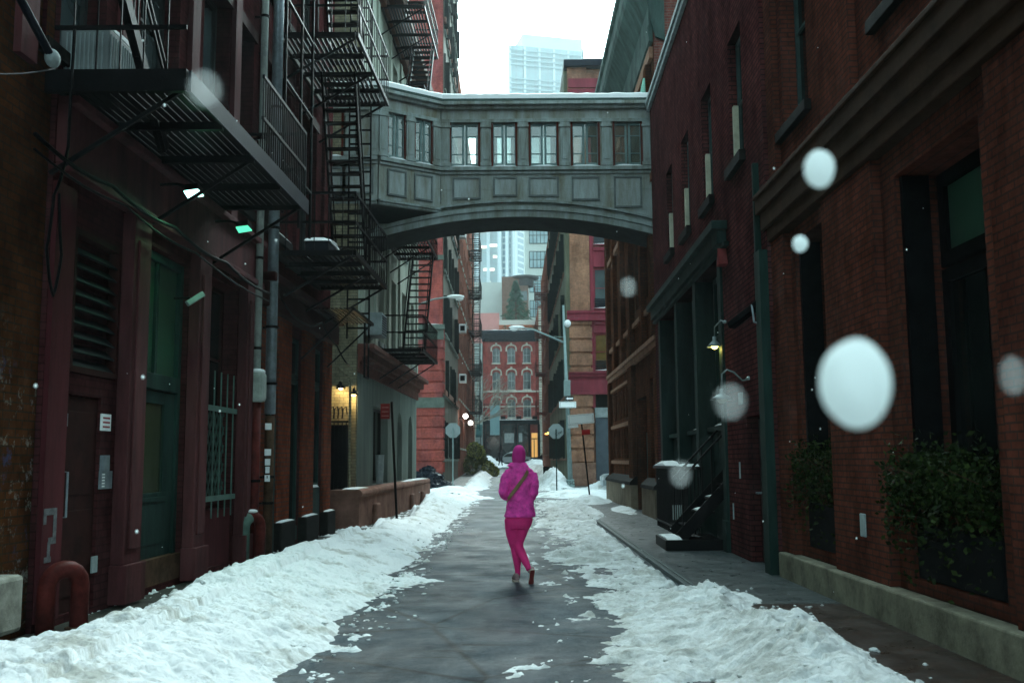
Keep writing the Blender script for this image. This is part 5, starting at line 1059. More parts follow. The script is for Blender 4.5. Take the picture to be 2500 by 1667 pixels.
for i, (z0, z1) in enumerate(((6.35, 8.3), (9.75, 11.9), (13.3, 15.5), (16.9, 19.1))):
    for x in (4.52, 6.6, 8.7):
        w = window(FHf, H, x, x + 1.7, z0, z1, -.08, 1, 2, ROSE, OCHRE if i == 0 and x < 5 else GLB); 
        m = MB()
        for k in range(6): m.box(x, x + 1.7, 53.83, 53.86, z0 + k * .09, z0 + .04 + k * .09)
        m.build('guard_bars', BLK2, w)
    m = MB(); m.box(4.5, 8.5, 53.6, 53.85, z0 - .12, z0 - .06); m.build('sill', ROSE, H); cap(FHf, 4.5, 8.5, z0 - .055, .16, .38, .1, H)
m = MB(); m.box(3.0, 16, 53.5, 80, 23.4, 23.75); m.build('roof_coping', BLK2, H)
m = MB()
for x in (4.2, 6, 8): m.beam((x, 55, 23.7), (x, 55, 25), .05)
m.beam((4.2, 55, 25), (9, 55, 25), .05); m.beam((4.2, 55, 24.4), (9, 55, 24.4), .05); m.build('roof_railing', LGREY, H)
hh = [(56.0 + k * 1.55, 57.0 + k * 1.55, 1.6 + j * 3.5, 3.8 + j * 3.5) for k in range(15) for j in range(6)]
facade('wall', FHs, 54.05, 80, 0, 23.3, hh, .3, plain('grey_olive_stone', (.12, .125, .085), .85, var=.5, sc=1, streak=True), H, .2)
for h in hh: window(FHs, H, *h, .26, 1, 2, FR_D, GL, sill=STONE)
dark_slabs(FHs, hh, H, .85)
H2 = thing('russet_side_building', 'russet building with red fire escapes at the right of the gap', 'building', (4, 90, 0))
hh = [(81 + k * 2.6, 82.1 + k * 2.6, 2.0 + j * 3.4, 4.1 + j * 3.4) for k in range(7) for j in range(5)]
facade('wall', FHs, 80.003, 101, 0, 19.5, hh, .25, BR_HS, H2, 9)
for h in hh: window(FHs, H2, *h, .22, 1, 2, FR_D, GL, sill=STONE)
escape('fire_escape', 'dull red fire escape stack on the russet building right of the gap', FHs, 84, 88, 1.0, [5.5 + 3.4 * k for k in range(4)], plain('oxide_red_iron', (.13, .04, .035), .6), 1.0, ladders=[(84.5, 5.5 + 3.4 * k, 86.8, 8.9 + 3.4 * k) for k in range(3)], d0l=.3)
m = MB(); m.box(2.4, 2.9, 97, 97.6, 0.9, 5.4); 
EL = emis('amber_lamp', (1, .45, .08), 1.5)
for x, z, y, lb in ((2.62, 3.5, 72, 'nearer of two amber lit wall lamps beside the right stop sign'), (2.62, 3.55, 77, 'farther of two amber lit wall lamps beside the right stop sign')):
    t = thing('amber_lamp', lb, 'wall lamp', (x, y, z)); m = MB(); m.lathe((x, y, z), [(.2, 0), (.19, .03), (.05, .12)], 12); m.build('lamp_shade', BLK, t); m = MB(); m.lathe((x, y, z - .09), [(.12, 0), (.14, .08)], 12); m.build('bulb', EL, t); m = MB(); m.tube([(3.0, y, z), (2.8, y, z + .2), (x, y, z + .12)], .025, 6); m.build('arm', BLK, t)
    l = bpy.data.lights.new('lamp', 'POINT'); l.energy = 4; l.color = (1, .5, .12); o = bpy.data.objects.new('bulb_light', l); COL.objects.link(o); o.parent = t; o.location = (0, -.1, -.2)
# ================================================ STREET FURNITURE
POLE = plain('grey_green_pole', (.22, .29, .285), .45, .3, var=.2, sc=5)
t = thing('street_lamp', 'tall grey street lamp with globe, long arm and signs at the right kerb', 'street lamp', (2.95, 52, 0))
m = MB(); m.tube([(2.98, 52, 0), (2.96, 52, .5)], [.24, .2], 8); m.build('base', POLE, t); m = MB(); m.tube([(2.97, 52, .5), (2.72, 52, 9.6)], [.125, .06], 12); m.build('pole', POLE, t, smooth=True)
m = MB(); m.tube([(2.78, 52, 7.6), (2.0, 52, 7.95), (1.2, 52, 8.3), (.55, 52, 8.42)], [.06, .05, .04, .035], 8); m.tube([(2.78, 52, 7.9), (2.2, 52, 7.95)], .02, 6); a_ = m.build('arm', POLE, t, smooth=True)
m = MB(); m.ell((.25, 52, 8.45), (.42, .17, .10)); m.ell((.1, 52, 8.36), (.2, .13, .11)); m.build('lamp_head', WHITEP, t, smooth=True)
m = MB(); m.ell((2.93, 51.9, 8.62), (.18, .18, .20)); m.build('globe', WHITEP, t, smooth=True)
m = MB(); m.box(2.68, 3.02, 51.6, 51.84, 4.78, 5.62); m.build('control_box', POLE, t, bevel=.03)
SIGNW = plain('reflective_white', (.9, .92, .92), .35, var=.02, bmp=0)
t = thing('street_name_sign', 'bright white street name sign on the lamp post below a small arrow plate', 'sign', (2.88, 51.7, 4.4)); m = MB(); m.box(2.42, 3.3, 51.62, 51.65, 4.18, 4.5); m.build('plate', SIGNW, t, bevel=.005)
m = MB(); m.box(2.47, 3.25, 51.615, 51.619, 4.46, 4.475); m.box(2.47, 3.25, 51.615, 51.619, 4.205, 4.22); m.box(2.47, 2.485, 51.615, 51.619, 4.22, 4.46); m.box(3.235, 3.25, 51.615, 51.619, 4.22, 4.46); m.build('print', LGREY, t)
t = thing('arrow_sign', 'small black and white arrow plate above the bright street sign', 'sign', (3.0, 51.6, 4.65)); m = MB(); m.box(2.75, 3.17, 51.58, 51.61, 4.53, 4.78); m.build('plate', BLK, t); m = MB(); m.prism([(2.78, 4.655), (2.87, 4.74), (2.87, 4.70), (3.14, 4.70), (3.14, 4.61), (2.87, 4.61), (2.87, 4.57)], lambda p, q: (p[0], 51.572 + .004 * q, p[1])); m.build('arrow', SIGNW, t)
def text(txt, loc, size, mat, parent, name='lettering', rx=90, rz=0):
    c = bpy.data.curves.new(name, 'FONT'); c.body = txt; c.size = size; c.extrude = .002; c.align_x = 'CENTER'; c.align_y = 'CENTER'; o = bpy.data.objects.new(name, c); COL.objects.link(o); dg = bpy.context.evaluated_depsgraph_get()
    me = bpy.data.meshes.new_from_object(o.evaluated_get(dg)); bpy.data.objects.remove(o); me.transform(Matrix.Translation(loc) @ Matrix.Rotation(R(rz), 4, 'Y') @ Matrix.Rotation(R(rx), 4, 'X')); me.materials.clear(); me.materials.append(mat); return put(me, name, parent)
text('TSC', (2.97, 51.745, .32), .26, BLK, bpy.data.objects['street_lamp'], 'graffiti_tag')
# leaning sign post
t = thing('leaning_sign_post', 'leaning black post carrying a bright white one way sign at the right corner', 'sign', (2.97, 39, 0))
m = MB(); m.beam((2.98, 39, -.05), (2.66, 39, 3.25), .06, .06); m.build('post', BLK, t)
m = MB(); c, s = .995, .10; P0 = Vector((2.66, 38.94, 3.08)); ux = Vector((1, 0, .07)).normalized(); uz = Vector((-.07, 0, 1)).normalized()
def sgn(a, b, c_, d, y0, y1, mat, name): m = MB(); q = lambda u, w, y: tuple(P0 + ux * u + uz * w + Vector((0, y, 0))); m.hexa([q(a, c_, y0), q(b, c_, y0), q(b, c_, y1), q(a, c_, y1), q(a, d, y0), q(b, d, y0), q(b, d, y1), q(a, d, y1)]); return m.build(name, mat, t)
sgn(-.5, .52, -.19, .19, 0, .02, SIGNW, 'one_way_plate')
for q in ((-.46, .48, .145, .155), (-.46, .48, -.155, -.145), (-.46, -.45, -.145, .145), (.47, .48, -.145, .145)): sgn(*q, -.004, -.001, LGREY, 'border')
sgn(.0, .32, -.62, -.42, 0, .02, plain('red_sign', (.35, .02, .02), .5), 'red_plate'); sgn(-.52, -.12, -.32, -.20, 0, .02, WHITEP, 'small_plate')
t2 = t
t = thing('parking_sign', 'dark post with a small red and white parking sign in front of the corner house', 'sign', (-3.02, 26.6, 0)); 
m = MB(); m.beam((-3.02, 26.2, -.05), (-3.18, 26.2, 3.05), .06, .05); m.build('post', BLK, t); m = MB(); m.box(-3.46, -3.22, 26.15, 26.17, 2.6, 3.0); pl = m.build('plate', plain('dull_red_sign', (.12, .012, .014), .6), t); m = MB()
for k in range(3): m.box(-3.43, -3.25, 26.142, 26.148, 2.67 + k * .11, 2.69 + k * .11)
m.build('print', plain('faded_print', (.25, .14, .14), .7), pl)
BACK = plain('sign_back_aluminium', (.24, .28, .28), .5, .2, var=.1)
def stop(label, x, y, z, r, pm, rot=0):
    t = thing('stop_sign', label, 'sign', (x, y, 0)); g = gz(y)
    m = MB(); m.beam((x, y, g - .1), (x, y, z + .1), .06, .05); m.build('post', pm, t); m = MB()
    m.prism([(x + r * math.cos(R(22.5 + 45 * k)), z + r * math.sin(R(22.5 + 45 * k))) for k in range(8)], lambda p, q: (p[0], y + .04 + .012 * q, p[1])); m.build('octagon_plate', BACK, t); return t
stop('back of an octagonal stop sign on a pale post at the left of the crossing', -2.93, 49, 2.98, .39, POLE)
t = stop('back of an octagonal stop sign with a scribbled black tag, right of the crossing', 2.13, 49, 2.9, .39, GR_P)
text('Cyar', (2.27, 49.032, 2.82), .2, BLK, t, 'scribble', rz=-25)
t = thing('street_lamp', 'street lamp arm reaching in from behind the corner house on the left', 'street lamp', (-4.6, 40, 0))
m = MB(); m.tube([(-4.75, 40.5, 0), (-4.75, 40.5, 8.6)], [.12, .07], 10); m.build('pole', POLE, t, smooth=True); m = MB(); m.tube([(-4.75, 40.5, 7.4), (-3.9, 40.3, 7.82), (-3.2, 40.2, 8.05), (-2.6, 40.1, 8.12)], [.05, .04, .035, .03], 8); m.build('arm', POLE, t, smooth=True)
m = MB(); m.ell((-2.28, 40, 8.12), (.36, .15, .08)); m.ell((-2.12, 40, 8.03), (.16, .12, .09)); m.build('lamp_head', WHITEP, t, smooth=True)
t = thing('banner', 'pale teal vertical banner hanging at the far corner', 'banner', (-2.1, 111, 5.5)); m = MB(); m.box(-2.5, -1.45, 110.95, 111, 4.3, 7.6); m.build('cloth', plain('teal_cloth', (.17, .30, .32), .8, var=.1), t); m = MB(); m.beam((-3.2, 111, 7.7), (-1.4, 111, 7.7), .05); m.beam((-3.1, 111, 1), (-3.1, 111, 7.8), .08); m.build('pole', BLK, t)
# rubbish bags
BAG = plain('black_plastic_bag', (.010, .014, .02), .25, var=.3, sc=8, bmp=.5)
spots = [(-4.9, 50.6, .0, .5), (-4.3, 50.3, 0, .48), (-3.7, 50.6, 0, .45), (-5.4, 51, 0, .5), (-4.6, 51.1, .45, .46), (-4.0, 51.0, .42, .42), (-5.1, 51.3, .5, .42), (-3.35, 50.9, .0, .36), (-4.5, 49.9, .0, .38), (-3.9, 49.8, 0, .36), (-5.5, 50.2, 0, .42), (-4.35, 51.4, .8, .36)]
words = ['front left', 'front centre', 'front right corner', 'far left back', 'middle upper', 'right upper', 'left upper', 'low bag at the right end', 'low front one', 'small front right one', 'left low', 'topmost']
for i, (x, y, z, r) in enumerate(spots):
    t = thing('rubbish_bag', 'black rubbish bag heaped by the red corner building, %s' % words[i], 'rubbish bag', (x, y, z), group='black rubbish bags heaped at the crossing'); m = MB(); bm = bmesh.new(); bmesh.ops.create_icosphere(bm, subdivisions=4, radius=1)
    for v in bm.verts:
        p = v.co.copy(); k = 1 + .35 * (mnoise.noise(p * 2.3 + Vector((i * 7, 0, 0)))) + .16 * abs(mnoise.noise(p * 6 + Vector((0, i * 3, 0)))); v.co = Vector((p.x * r * 1.1 * k, p.y * r * k, max(-.5, p.z) * r * .8 * k + r * .38)) + Vector((x, y, z))
    vs = [v.co[:] for v in bm.verts]; fs = [[v.index for v in f.verts] for f in bm.faces]; bm.free(); m.add(vs, fs); m.tube([(x, y, z + r * 1.0), (x + .05, y, z + r * 1.3)], [.04, .09], 6); m.build('bag', BAG, t)
# clipped bushes by the far left facade
def leafball(name, label, blobs, n, cols, cat='shrub', sz=.12, trunk=None):
    x, y, z, r = blobs[0]; t = thing(name, label, cat, (x, y, gz(y))); rr = random.Random(n); m = MB()
    for k in range(n):
        b = blobs[rr.randrange(len(blobs))]; a = Vector([rr.gauss(0, 1) for _ in range(3)]).normalized(); p = Vector(b[:3]) + a * b[3] * rr.uniform(.72, 1.06); u = (a.cross(Vector([rr.gauss(0, 1) for _ in range(3)])).normalized() + a * .3) * sz; v = (a + Vector([rr.gauss(0, .5) for _ in range(3)])) * sz * .6
        m.cm = 0 if rr.random() < .6 else 1; m.add([p, p + u, p + u * .5 + v], [(0, 1, 2)])
    m.build('foliage', cols, t, nofix=True)
    if trunk: q = MB(); q.tube(trunk, [.06, .04], 6); q.build('trunk', RUST, t)
YG = plain('yellow_green_leaf', (.30, .32, .07), .6, var=.4); DG = plain('deep_green_leaf', (.05, .075, .025), .6, var=.5)
leafball('bush', 'large dark green bush with yellow green top at the left of the far pavement', [(-2.8, 74, 1.3, .8), (-2.7, 74, 1.8, .7), (-2.9, 75, 1.0, .8), (-2.25, 74.5, 1.0, .65)], 5200, [DG, plain('olive_leaf', (.16, .18, .05), .6)])
leafball('bush', 'small yellow green round bush sitting on top of the large dark one', [(-2.8, 73.2, 2.3, .5), (-2.55, 73.1, 2.15, .45)], 2200, [YG, DG])
leafball('bush', 'low yellow green bush leaning towards the road', [(-1.75, 73.3, .95, .42), (-1.35, 73.2, .7, .32)], 1800, [YG, DG])
# bare snowy tree
BARK = plain('pale_snowy_bark', (.26, .26, .22), .8, var=.4)
t = thing('bare_tree', 'bare pale branched tree dusted with snow in front of the arched brick house', 'tree', (-4.2, 106, 1)); m = MB(); rr = random.Random(12); tk = MB(); tk.tube([(-4.2, 106, .8), (-4.1, 106, 4.2), (-3.9, 106, 5.6)], [.22, .17, .12], 8); tk.build('trunk', BARK, t)
def grow(p, d, L, r, dep):
    q = p + d * L; m.tube([p, (p + q) / 2 + Vector([rr.gauss(0, .08 * L) for _ in range(3)]), q], [r, r * .8, r * .6], 5)
    if dep == 0: return
    for k in range(3 if dep > 1 else 2): grow(q if k else (p + q) / 2, (d + Vector((rr.gauss(.15, .45), rr.gauss(0, .3), rr.gauss(.05, .35)))).normalized(), L * .75, r * .62, dep - 1)
for d in ((1, 0, .4), (.7, .1, .9), (.2, 0, 1), (-.5, 0, .8), (.9, -.2, .75)): grow(Vector((-3.95, 106, 5.3)), Vector(d).normalized(), 2.0, .09, 4)
m.build('crown', BARK, t, label='snow dusted bare branches')
# cars at the end of the street
def car(name, label, x, y, z, L, mat, rz=0, snow=False):
    t = thing(name, label, 'car', (0, 0, 0)); W_ = 1.78; m = MB(); prof = [(-.5, .35), (-.5, .75), (-.46, .86), (-.28, .93), (-.16, 1.36), (-.08, 1.43), (.16, 1.42), (.30, .98), (.46, .88), (.5, .7), (.5, .35)]
    def sect(w, s): return [(p[0] * L, w, p[1] + s * (p[1] - .9) * (p[1] > .95)) for p in prof]
    m.rings([sect(-W_ / 2 + .12 , -.25), sect(-W_ / 2 + .03, -.1), sect(-W_ / 2 + .2, 0), sect(0, .02), sect(W_ / 2 - .2, 0), sect(W_ / 2 - .03, -.1), sect(W_ / 2 - .12, -.25)]); m.build('body', mat, t, bevel=.02)
    m = MB()
    for sg in (-1, 1):
        m.prism([(-.25 * L, .95), (-.155 * L, 1.28), (0, 1.3), (0, .95)], lambda p, q, sg=sg: (p[0], sg * (W_ / 2 - .13 + .07 * q), p[1])); m.prism([(.02 * L, .95), (.02 * L, 1.3), (.15 * L, 1.28), (.26 * L, .97)], lambda p, q, sg=sg: (p[0], sg * (W_ / 2 - .13 + .07 * q), p[1]))
    m.build('window', GL, t)
    for sx in (-.31, .31):
        for sg in (-1, 1):
            m = MB(); c = (sx * L, sg * (W_ / 2 - .12), .33); m.lathe(c, [(.33, -.11), (.33, .11)], 20, axis=(0, 1, 0)); w = m.build('wheel', plain('tyre', (.015, .015, .015), .8), t); m = MB(); m.lathe(c, [(.2, -.12), (.2, .12)], 12, axis=(0, 1, 0)); m.build('rim', GALV, w)
    for sg in (-1, 1): m = MB(); m.box(-.5 * L - .01, -.5 * L + .05, sg * .6 - .18, sg * .6 + .18, .6, .75); m.build('headlight', WHITEP, t)
    if snow:
        m = MB(); m.rings([[(-.14 * L, w, 1.36), (-.06 * L, w, 1.52), (.12 * L, w, 1.52), (.2 * L, w, 1.3)] for w in (-.6, -.3, 0, .3, .6)]); m.build('snow_cap', SNOWC, t)
    t.location = (x, y, z); t.rotation_euler.z = rz; return t
car('parked_car', 'silver grey car with snow on its roof parked across the end of the street', .1, 109.8, .93, 4.6, plain('silver_car', (.25, .29, .30), .3, .4, var=.05, bmp=0), snow=True)
car('parked_car', 'black car half hidden behind the right facade at the end of the street', 4.1, 109.6, .93, 4.5, plain('black_car', (.012, .014, .018), .25, .2, var=.05, bmp=0))
car('parked_car', 'pale grey car nose showing beside the carved brick building at the crossing', 6.3, 46.5, -.02, 4.4, plain('pale_car', (.35, .40, .42), .3, .3, var=.05, bmp=0))
t = thing('litter_bin', 'small dark litter bin on the right pavement of the far block', 'bin', (2.15, 62, .25)); m = MB(); m.lathe((2.15, 62, .25), [(.26, 0), (.3, .8), (.28, .85), (.24, .8), (.22, .1)], 14); m.build('basket', BLK, t)
# ================================================ PEOPLE
SKIN = plain('skin', (.45, .25, .18), .6, var=.1); JK = plain('magenta_jacket', (.76, .062, .36), .75, var=.4, sc=11, bmp=.5, bsc=26); LG = plain('crimson_leggings', (.66, .032, .18), .7, var=.15, sc=7, bmp=.2); HD = plain('dark_magenta_hood', (.50, .028, .21), .8, var=.15, sc=9, bmp=.3); SH = plain('grey_pink_shoe', (.26, .16, .17), .7, var=.3, sc=20); SOLE = plain('maroon_sole', (.13, .025, .025), .7); SOLW = plain('pale_sole_edge', (.45, .35, .30), .7); STRAP = plain('tan_strap', (.22, .13, .075), .8, var=.2, sc=14)
X0, Y0, Z0 = .084, 13.1, -.05
def PX(px, py, dy=0): return Vector((X0 + (px - 490) / 787, Y0 + dy, Z0 + (1450 - py) / 787))
def loft(m, secs, n=20):     # (px centre, py, dy, rx px, ry m)
    m.rings([[PX(px, py, dy) + Vector((rx / 787 * math.cos(2 * math.pi * k / n), ry * math.sin(2 * math.pi * k / n), 0)) for k in range(n)] for px, py, dy, rx, ry in secs])
def limb(m, pts, n=14): m.tube([PX(*p[:3]) for p in pts], [p[3] for p in pts], n)
def ballp(m, px, py, dy, r): c = PX(px, py, dy); r = r if isinstance(r, tuple) else (r, r, r); m.ell(tuple(c), r, 14, 10)
P = thing('person', 'person in magenta hooded jacket and crimson leggings walking away down the middle of the road', 'person', (X0, Y0, Z0))
m = MB()
ballp(m, 489, 175, .02, (.074, .093, .112)); ballp(m, 489, 192, .112, (.012, .022, .02)); limb(m, [(489, 230, .0, .052), (489, 330, -.02, .06)])
for sg in (-1, 1): ballp(m, 489 + sg * 60, 180, .02, (.012, .02, .03))
loft(m, [(492, 310, -.01, 60, .07), (495, 350, -.01, 112, .09), (498, 400, -.01, 118, .10), (498, 520, 0, 100, .095), (496, 640, 0, 92, .09), (490, 760, -.01, 105, .095), (480, 830, -.02, 112, .10), (474, 880, -.02, 90, .08)])
limb(m, [(385, 365, -.01, .05), (325, 550, -.03, .04), (375, 600, .16, .034), (425, 610, .27, .025)]); limb(m, [(622, 380, -.01, .05), (640, 575, -.03, .04), (600, 615, .16, .034), (550, 615, .27, .025)])
limb(m, [(415, 840, 0, .075), (415, 950, .0, .066), (430, 1070, .005, .046), (448, 1160, 0, .044), (464, 1300, 0, .030), (465, 1390, 0, .026), (455, 1420, .05, .026)]); limb(m, [(525, 850, -.01, .075), (502, 960, 0, .062), (478, 1075, -.01, .044), (505, 1165, -.10, .042), (535, 1220, -.18, .036), (576, 1308, -.285, .026)])
for hx, sg in ((440, 1), (535, -1)):      # palms, fingers curled towards each other, thumbs up
    ballp(m, hx, 612, .31, (.028, .045, .018 * 2)); 
    for k in range(4): limb(m, [(hx - 8 * sg + 4 * sg, 596 + k * 13, .34, .009), (hx + 12 * sg, 596 + k * 13, .372 - abs(k - 1.2) * .004, .008), (hx + 26 * sg, 598 + k * 12, .35, .007)], 8)
    limb(m, [(hx, 590, .30, .011), (hx + 14 * sg, 572, .33, .009), (hx + 22 * sg, 570, .355, .008)], 8)
body = fuse(m, 'body', SKIN, P, .006, 4)
m = MB()
for sg in (-1, 1): ballp(m, 489 + sg * 26, 172, .108, (.011, .006, .006))
m.build('eyes', plain('eye_dark', (.03, .02, .02), .3), P); m = MB(); ballp(m, 489, 214, .108, (.022, .007, .006)); m.build('mouth', plain('lips', (.35, .1, .1), .5), P)
m = MB()     # hood
loft(m, [(489, 74, -.01, 14, .02), (489, 82, -.01, 34, .05), (488, 105, -.015, 52, .085), (487, 140, -.015, 66, .105), (486, 180, -.015, 71, .11), (484, 215, -.015, 71, .105), (484, 240, -.02, 66, .095), (484, 262, -.02, 62, .085)])
fuse(m, 'hood', HD, P, .009, 4)
rj = random.Random(5)
def wrinkle(co):
    out = co.copy()
    for i in range(len(co)):
        p = Vector(co[i]); q = mnoise.noise(Vector((p.x * 7, p.y * 7, p.z * 15))) * .015 + abs(mnoise.noise(Vector((p.x * 14 + p.z * 8, p.y * 14, p.z * 24)))) * -.014
        c = Vector((X0 + .01, Y0, p.z)); d = p - c; d.normalize(); out[i] = p + d * q
    return out
m = MB()
loft(m, [(486, 255, -.02, 66, .09), (486, 272, -.02, 82, .10), (488, 300, -.02, 108, .115), (493, 335, -.02, 140, .125), (498, 370, -.015, 150, .135), (502, 430, -.01, 132, .14), (504, 540, -.01, 122, .135), (500, 640, -.01, 134, .135), (497, 720, -.01, 150, .14), (494, 790, -.015, 166, .15), (494, 806, -.015, 164, .148)], 28)
loft(m, [(478, 250, -.02, 78, .10), (462, 290, -.02, 116, .11)], 20)
limb(m, [(392, 345, -.01, .072), (362, 400, -.02, .078), (335, 480, -.03, .072), (322, 555, -.035, .066), (345, 590, .02, .062), (385, 608, .16, .052), (410, 610, .24, .045)], 18); limb(m, [(610, 372, -.01, .07), (628, 420, -.02, .074), (634, 490, -.03, .068), (635, 555, -.035, .064), (622, 595, .02, .060), (590, 612, .16, .052), (568, 612, .24, .045)], 18)
fuse(m, 'jacket', JK, P, .009, 3, extra=wrinkle)
m = MB()
loft(m, [(490, 770, -.01, 122, .115), (478, 830, -.02, 146, .13), (475, 880, -.02, 137, .125), (470, 920, -.015, 120, .11)], 24)
limb(m, [(410, 850, -.01, .092), (410, 900, -.01, .094), (417, 980, 0, .086), (428, 1060, .0, .070), (440, 1110, .01, .060), (452, 1180, 0, .059), (462, 1260, .0, .050), (466, 1340, 0, .036), (465, 1392, 0, .033)], 18)
limb(m, [(530, 850, -.01, .092), (520, 900, -.01, .090), (497, 980, 0, .078), (475, 1060, .0, .066), (480, 1110, -.03, .060), (505, 1165, -.10, .060), (535, 1220, -.18, .052), (565, 1280, -.26, .038), (578, 1312, -.29, .034)], 18)
fuse(m, 'leggings', LG, P, .008, 4)
m = MB()   # planted shoe, toes pointing away and a little left
c = PX(450, 1420, .02); m.rings([[c + Vector((math.cos(a) * w - .12 * t, t * .9 + 0, 0)) + Vector((0, 0, math.sin(a) * h + hz)) for a in [2 * math.pi * k / 16 for k in range(16)]] for t, w, h, hz in ((-.09, .02, .025, .01), (-.08, .035, .045, .02), (-.03, .042, .055, .025), (.04, .045, .045, .01), (.10, .046, .032, 0), (.15, .038, .024, -.008), (.175, .015, .012, -.012))]); limb(m, [(462, 1390, .0, .042), (455, 1415, .01, .045)]); fuse(m, 'shoe', SH, P, .006, 2)
m = MB(); c2 = PX(450, 1446, .02); m.rings([[c2 + Vector((x * w - .12 * t, t * .9, 0 if s_ else .018)) for x in (-1, 1)] for t, w in ((-.09, .03), (-.04, .042), (.04, .045), (.1, .047), (.16, .035)) for s_ in (0,)], cap=False); 
m = MB(); m.prism([(c2.x - .035, c2.y - .09), (c2.x + .04, c2.y - .09), (c2.x + .035, c2.y + .04), (c2.x + .025, c2.y + .13), (c2.x - .02, c2.y + .16), (c2.x - .06, c2.y + .12), (c2.x - .05, c2.y + .0)], lambda p, q: (p[0], p[1], Z0 + .001 + .02 * q)); m.build('sole', SOLW, P, bevel=.004)
# lifted shoe, sole towards the camera
hl = PX(612, 1305, -.33); to = PX(592, 1482, -.26); ax = (to - hl); Lf = ax.length; ax.normalize(); sd_ = Vector((1, 0, .10)).normalized(); nn = sd_.cross(ax).normalized()
if nn.y > 0: nn = -nn
prof = [(-.01, .5), (.03, .8), (.15, .9), (.35, .82), (.5, .78), (.7, 1.0), (.88, .9), (.97, .6), (1.0, .3)]
m = MB(); m.rings([[hl + ax * (t * Lf) - nn * (.028 + .03 * (1 - t)) + sd_ * (.036 * w * math.cos(a)) + nn * ((.022 + .035 * (1 - t)) * math.sin(a)) for a in [2 * math.pi * k / 16 for k in range(16)]] for t, w in prof]); m.tube([PX(578, 1305, -.285), hl + ax * .05 - nn * .05], [.036, .04], 12); fuse(m, 'shoe', SH, P, .006, 2)
m = MB(); m.rings([[hl + ax * (t * Lf) + sd_ * (.037 * w * sx) + nn * e for sx, e in ((-1, -.012), (1, -.012), (1, .004), (-1, .004))] for t, w in prof]); so_ = m.build('sole', SOLW, P); m = MB(); m.rings([[hl + ax * (t * Lf) + sd_ * (.033 * w * sx) + nn * e for sx, e in ((-1, .0042), (1, .0042), (1, .008), (-1, .008))] for t, w in prof[1:-1]]); m.build('tread', SOLE, so_)
# strap
m = MB(); rg = []; wv = PX(520, 0) - PX(490, 0)
path = [(500, 300, .10), (560, 306, .02), (578, 318, -.075), (572, 345, -.125), (545, 395, -.152), (500, 455, -.160), (455, 515, -.158), (420, 560, -.150), (392, 598, -.125), (372, 622, -.06), (372, 632, .03), (400, 630, .12), (470, 560, .145), (520, 430, .145), (500, 330, .13)]
pts = [PX(*p) for p in path]; N = len(pts)
for i in range(N):
    d = (pts[(i + 1) % N] - pts[i - 1]).normalized(); c = PX(498, path[i][1], -.01); o = (pts[i] - c); o = (o - d * o.dot(d)).normalized(); w = d.cross(o).normalized() * .023
    rg.append([pts[i] - w, pts[i] + w, pts[i] + w + o * .005, pts[i] - w + o * .005])
rg.append(rg[0]); m.rings(rg, cap=False); m.build('bag_strap', STRAP, P)
m = MB(); m.box(X0 - .17, X0 + .02, Y0 + .15, Y0 + .20, Z0 + .92, Z0 + 1.08); m.build('bag', STRAP, P, bevel=.02)
# distant person
Q = thing('person', 'distant person in dark clothes with a bag beside the far snow pile', 'person', (-1.25, 105, .95)); x, y, z = -1.28, 105, .90
m = MB(); m.ell((x, y, z + 1.62), (.09, .1, .12)); m.tube([(x, y, z + 1.5), (x, y, z + 1.35)], [.05, .07], 8); m.rings([[(x + rx * math.cos(a), y + .12 * math.sin(a), z + h) for a in [k * .5236 for k in range(12)]] for h, rx in ((.85, .17), (1.1, .16), (1.35, .2), (1.45, .12))])
m.tube([(x - .17, y, z + 1.35), (x - .24, y, z + 1.1), (x - .28, y, z + .85)], [.06, .05, .04], 8); m.tube([(x + .17, y, z + 1.35), (x + .2, y, z + 1.1), (x + .1, y + .1, z + .95)], [.06, .05, .04], 8); m.tube([(x - .08, y, z + .9), (x - .12, y, z + .45), (x - .22, y - .1, z + .03)], [.09, .07, .05], 8); m.tube([(x + .08, y, z + .9), (x + .12, y, z + .45), (x + .18, y, z + .03)], [.09, .07, .05], 8)
fuse(m, 'body', plain('dark_clothes', (.012, .014, .018), .8), Q, .02, 1); m = MB(); m.ell((x - .36, y, z + .72), (.16, .1, .2)); m.build('bag', BLK, Q); m = MB(); m.rings([[(x + rx * math.cos(a), y + .15 * math.sin(a), z + h) for a in [k * .5236 for k in range(12)]] for h, rx in ((.75, .22), (1.1, .19), (1.38, .22), (1.48, .1))]); m.build('coat', plain('dark_clothes', (.012, .014, .018)), Q, smooth=True)
# ================================================ falling snowflakes close to the viewer
def flake_mat(name, a):
    m, nt, bs = base_mat(name); out = nt.nodes['Material Output']; bs.inputs['Base Color'].default_value = (.93, .96, .97, 1); bs.inputs['Roughness'].default_value = .8
    tr = nt.nodes.new('ShaderNodeBsdfTranslucent'); tr.inputs[0].default_value = (.95, 1, 1, 1); x = nt.nodes.new('ShaderNodeMixShader'); x.inputs[0].default_value = .75; nt.links.new(bs.outputs[0], x.inputs[1]); nt.links.new(tr.outputs[0], x.inputs[2])
    tp = nt.nodes.new('ShaderNodeBsdfTransparent'); y = nt.nodes.new('ShaderNodeMixShader'); y.inputs[0].default_value = a; nt.links.new(tp.outputs[0], y.inputs[1]); nt.links.new(x.outputs[0], y.inputs[2]); nt.links.new(y.outputs[0], out.inputs[0]); return m
FM = {k: flake_mat('wet_flake_%s' % n, k) for k, n in ((1, 'dense'), (.45, 'thin'))}
FM[.45].node_tree.nodes['Mix Shader.001'].inputs[0].default_value = .10
cm = Matrix.Rotation(R(96.8), 3, 'X') @ Matrix.Rotation(R(-0.4), 3, 'Z')
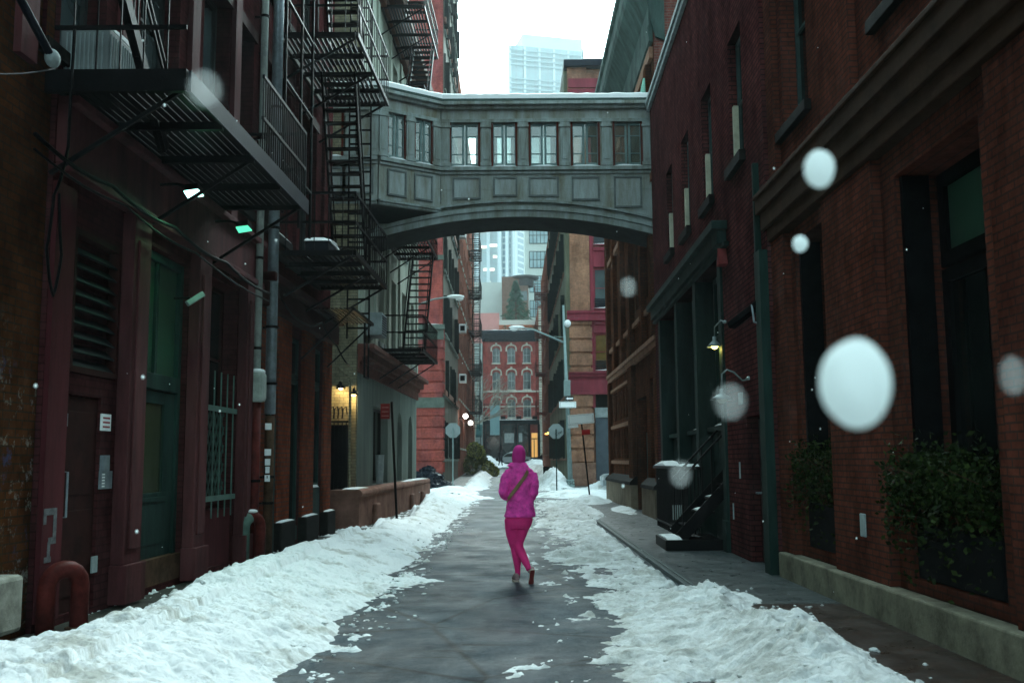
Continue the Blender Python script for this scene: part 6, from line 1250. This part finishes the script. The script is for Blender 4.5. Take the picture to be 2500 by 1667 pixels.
for (u, v, rx, ry, dist, al, lb) in ((1965, 880, 78, 103, .62, 1, 'largest white snowflake, floating in front of the near red brick building'), (1882, 388, 34, 44, .9, 1, 'white snowflake in front of the cornice of the near red brick building'), (1838, 560, 17, 19, 1.2, 1, 'small bright snowflake before the recessed window below the cornice'), (1443, 659, 19, 23, 1.3, .45, 'faint snowflake in front of the carved brick building under the footbridge'),
        (1677, 922, 38, 42, .9, .3, 'thin translucent snowflake over the large gooseneck lamp'), (1563, 1088, 25, 30, 1.0, .3, 'thin translucent snowflake over the snowy railing beyond the stoop'), (2328, 862, 30, 45, .8, .45, 'pinkish thin snowflake cut by the right edge'), (470, 204, 40, 42, .9, .3, 'thin bluish snowflake over the near fire escape plate')):
    Rr = dist / (35 / 36 * 2352); c = Vector((0, 0, 1.5)) + cm @ Vector(((u - 1176) * Rr, (784 - v) * Rr, -dist)); t = thing('snowflake', lb, 'snowflake', tuple(c), group='snowflakes falling close to the viewer')
    bm = bmesh.new(); bmesh.ops.create_icosphere(bm, subdivisions=4, radius=1)
    for q in bm.verts: p = q.co.copy(); k = 1 + .04 * mnoise.noise(p * 1.3 + Vector((u, 0, 0))); q.co = Vector((p.x * rx * Rr * k, p.y * rx * Rr * k, p.z * ry * Rr * k)) + c
    m = MB(); m.add([q.co[:] for q in bm.verts], [[q.index for q in f.verts] for f in bm.faces]); bm.free(); al = .45 if al < 1 else 1; m.build('ice_clump', FM[al], t, smooth=True)
rr = random.Random(31); m = MB()
for k in range(70):
    y = rr.uniform(2.0, 14); m.ell((rr.uniform(-.48, .48) * y, y, 1.5 + y * rr.uniform(-.15, .45)), (.0035, .0035, .0045), 6, 4)
tag(m.build('falling_snow', FM[1]), 'tiny sparse snowflakes drifting down through the street', 'falling snow', kind='stuff')
# ------------------------------------------------ snowy air
hm = bpy.data.materials.new('snowy_air'); hm.use_nodes = True; nt = hm.node_tree; nt.nodes.remove(nt.nodes['Principled BSDF']); pv = nt.nodes.new('ShaderNodeVolumePrincipled'); pv.inputs['Color'].default_value = (.9, .97, 1, 1); pv.inputs['Density'].default_value = .0004; pv.inputs['Anisotropy'].default_value = .2; nt.links.new(pv.outputs[0], nt.nodes['Material Output'].inputs['Volume'])
m = MB(); m.box(-120, 160, -40, 560, -1.2, 215); hz = m.build('haze', hm); hz['kind'] = 'stuff'
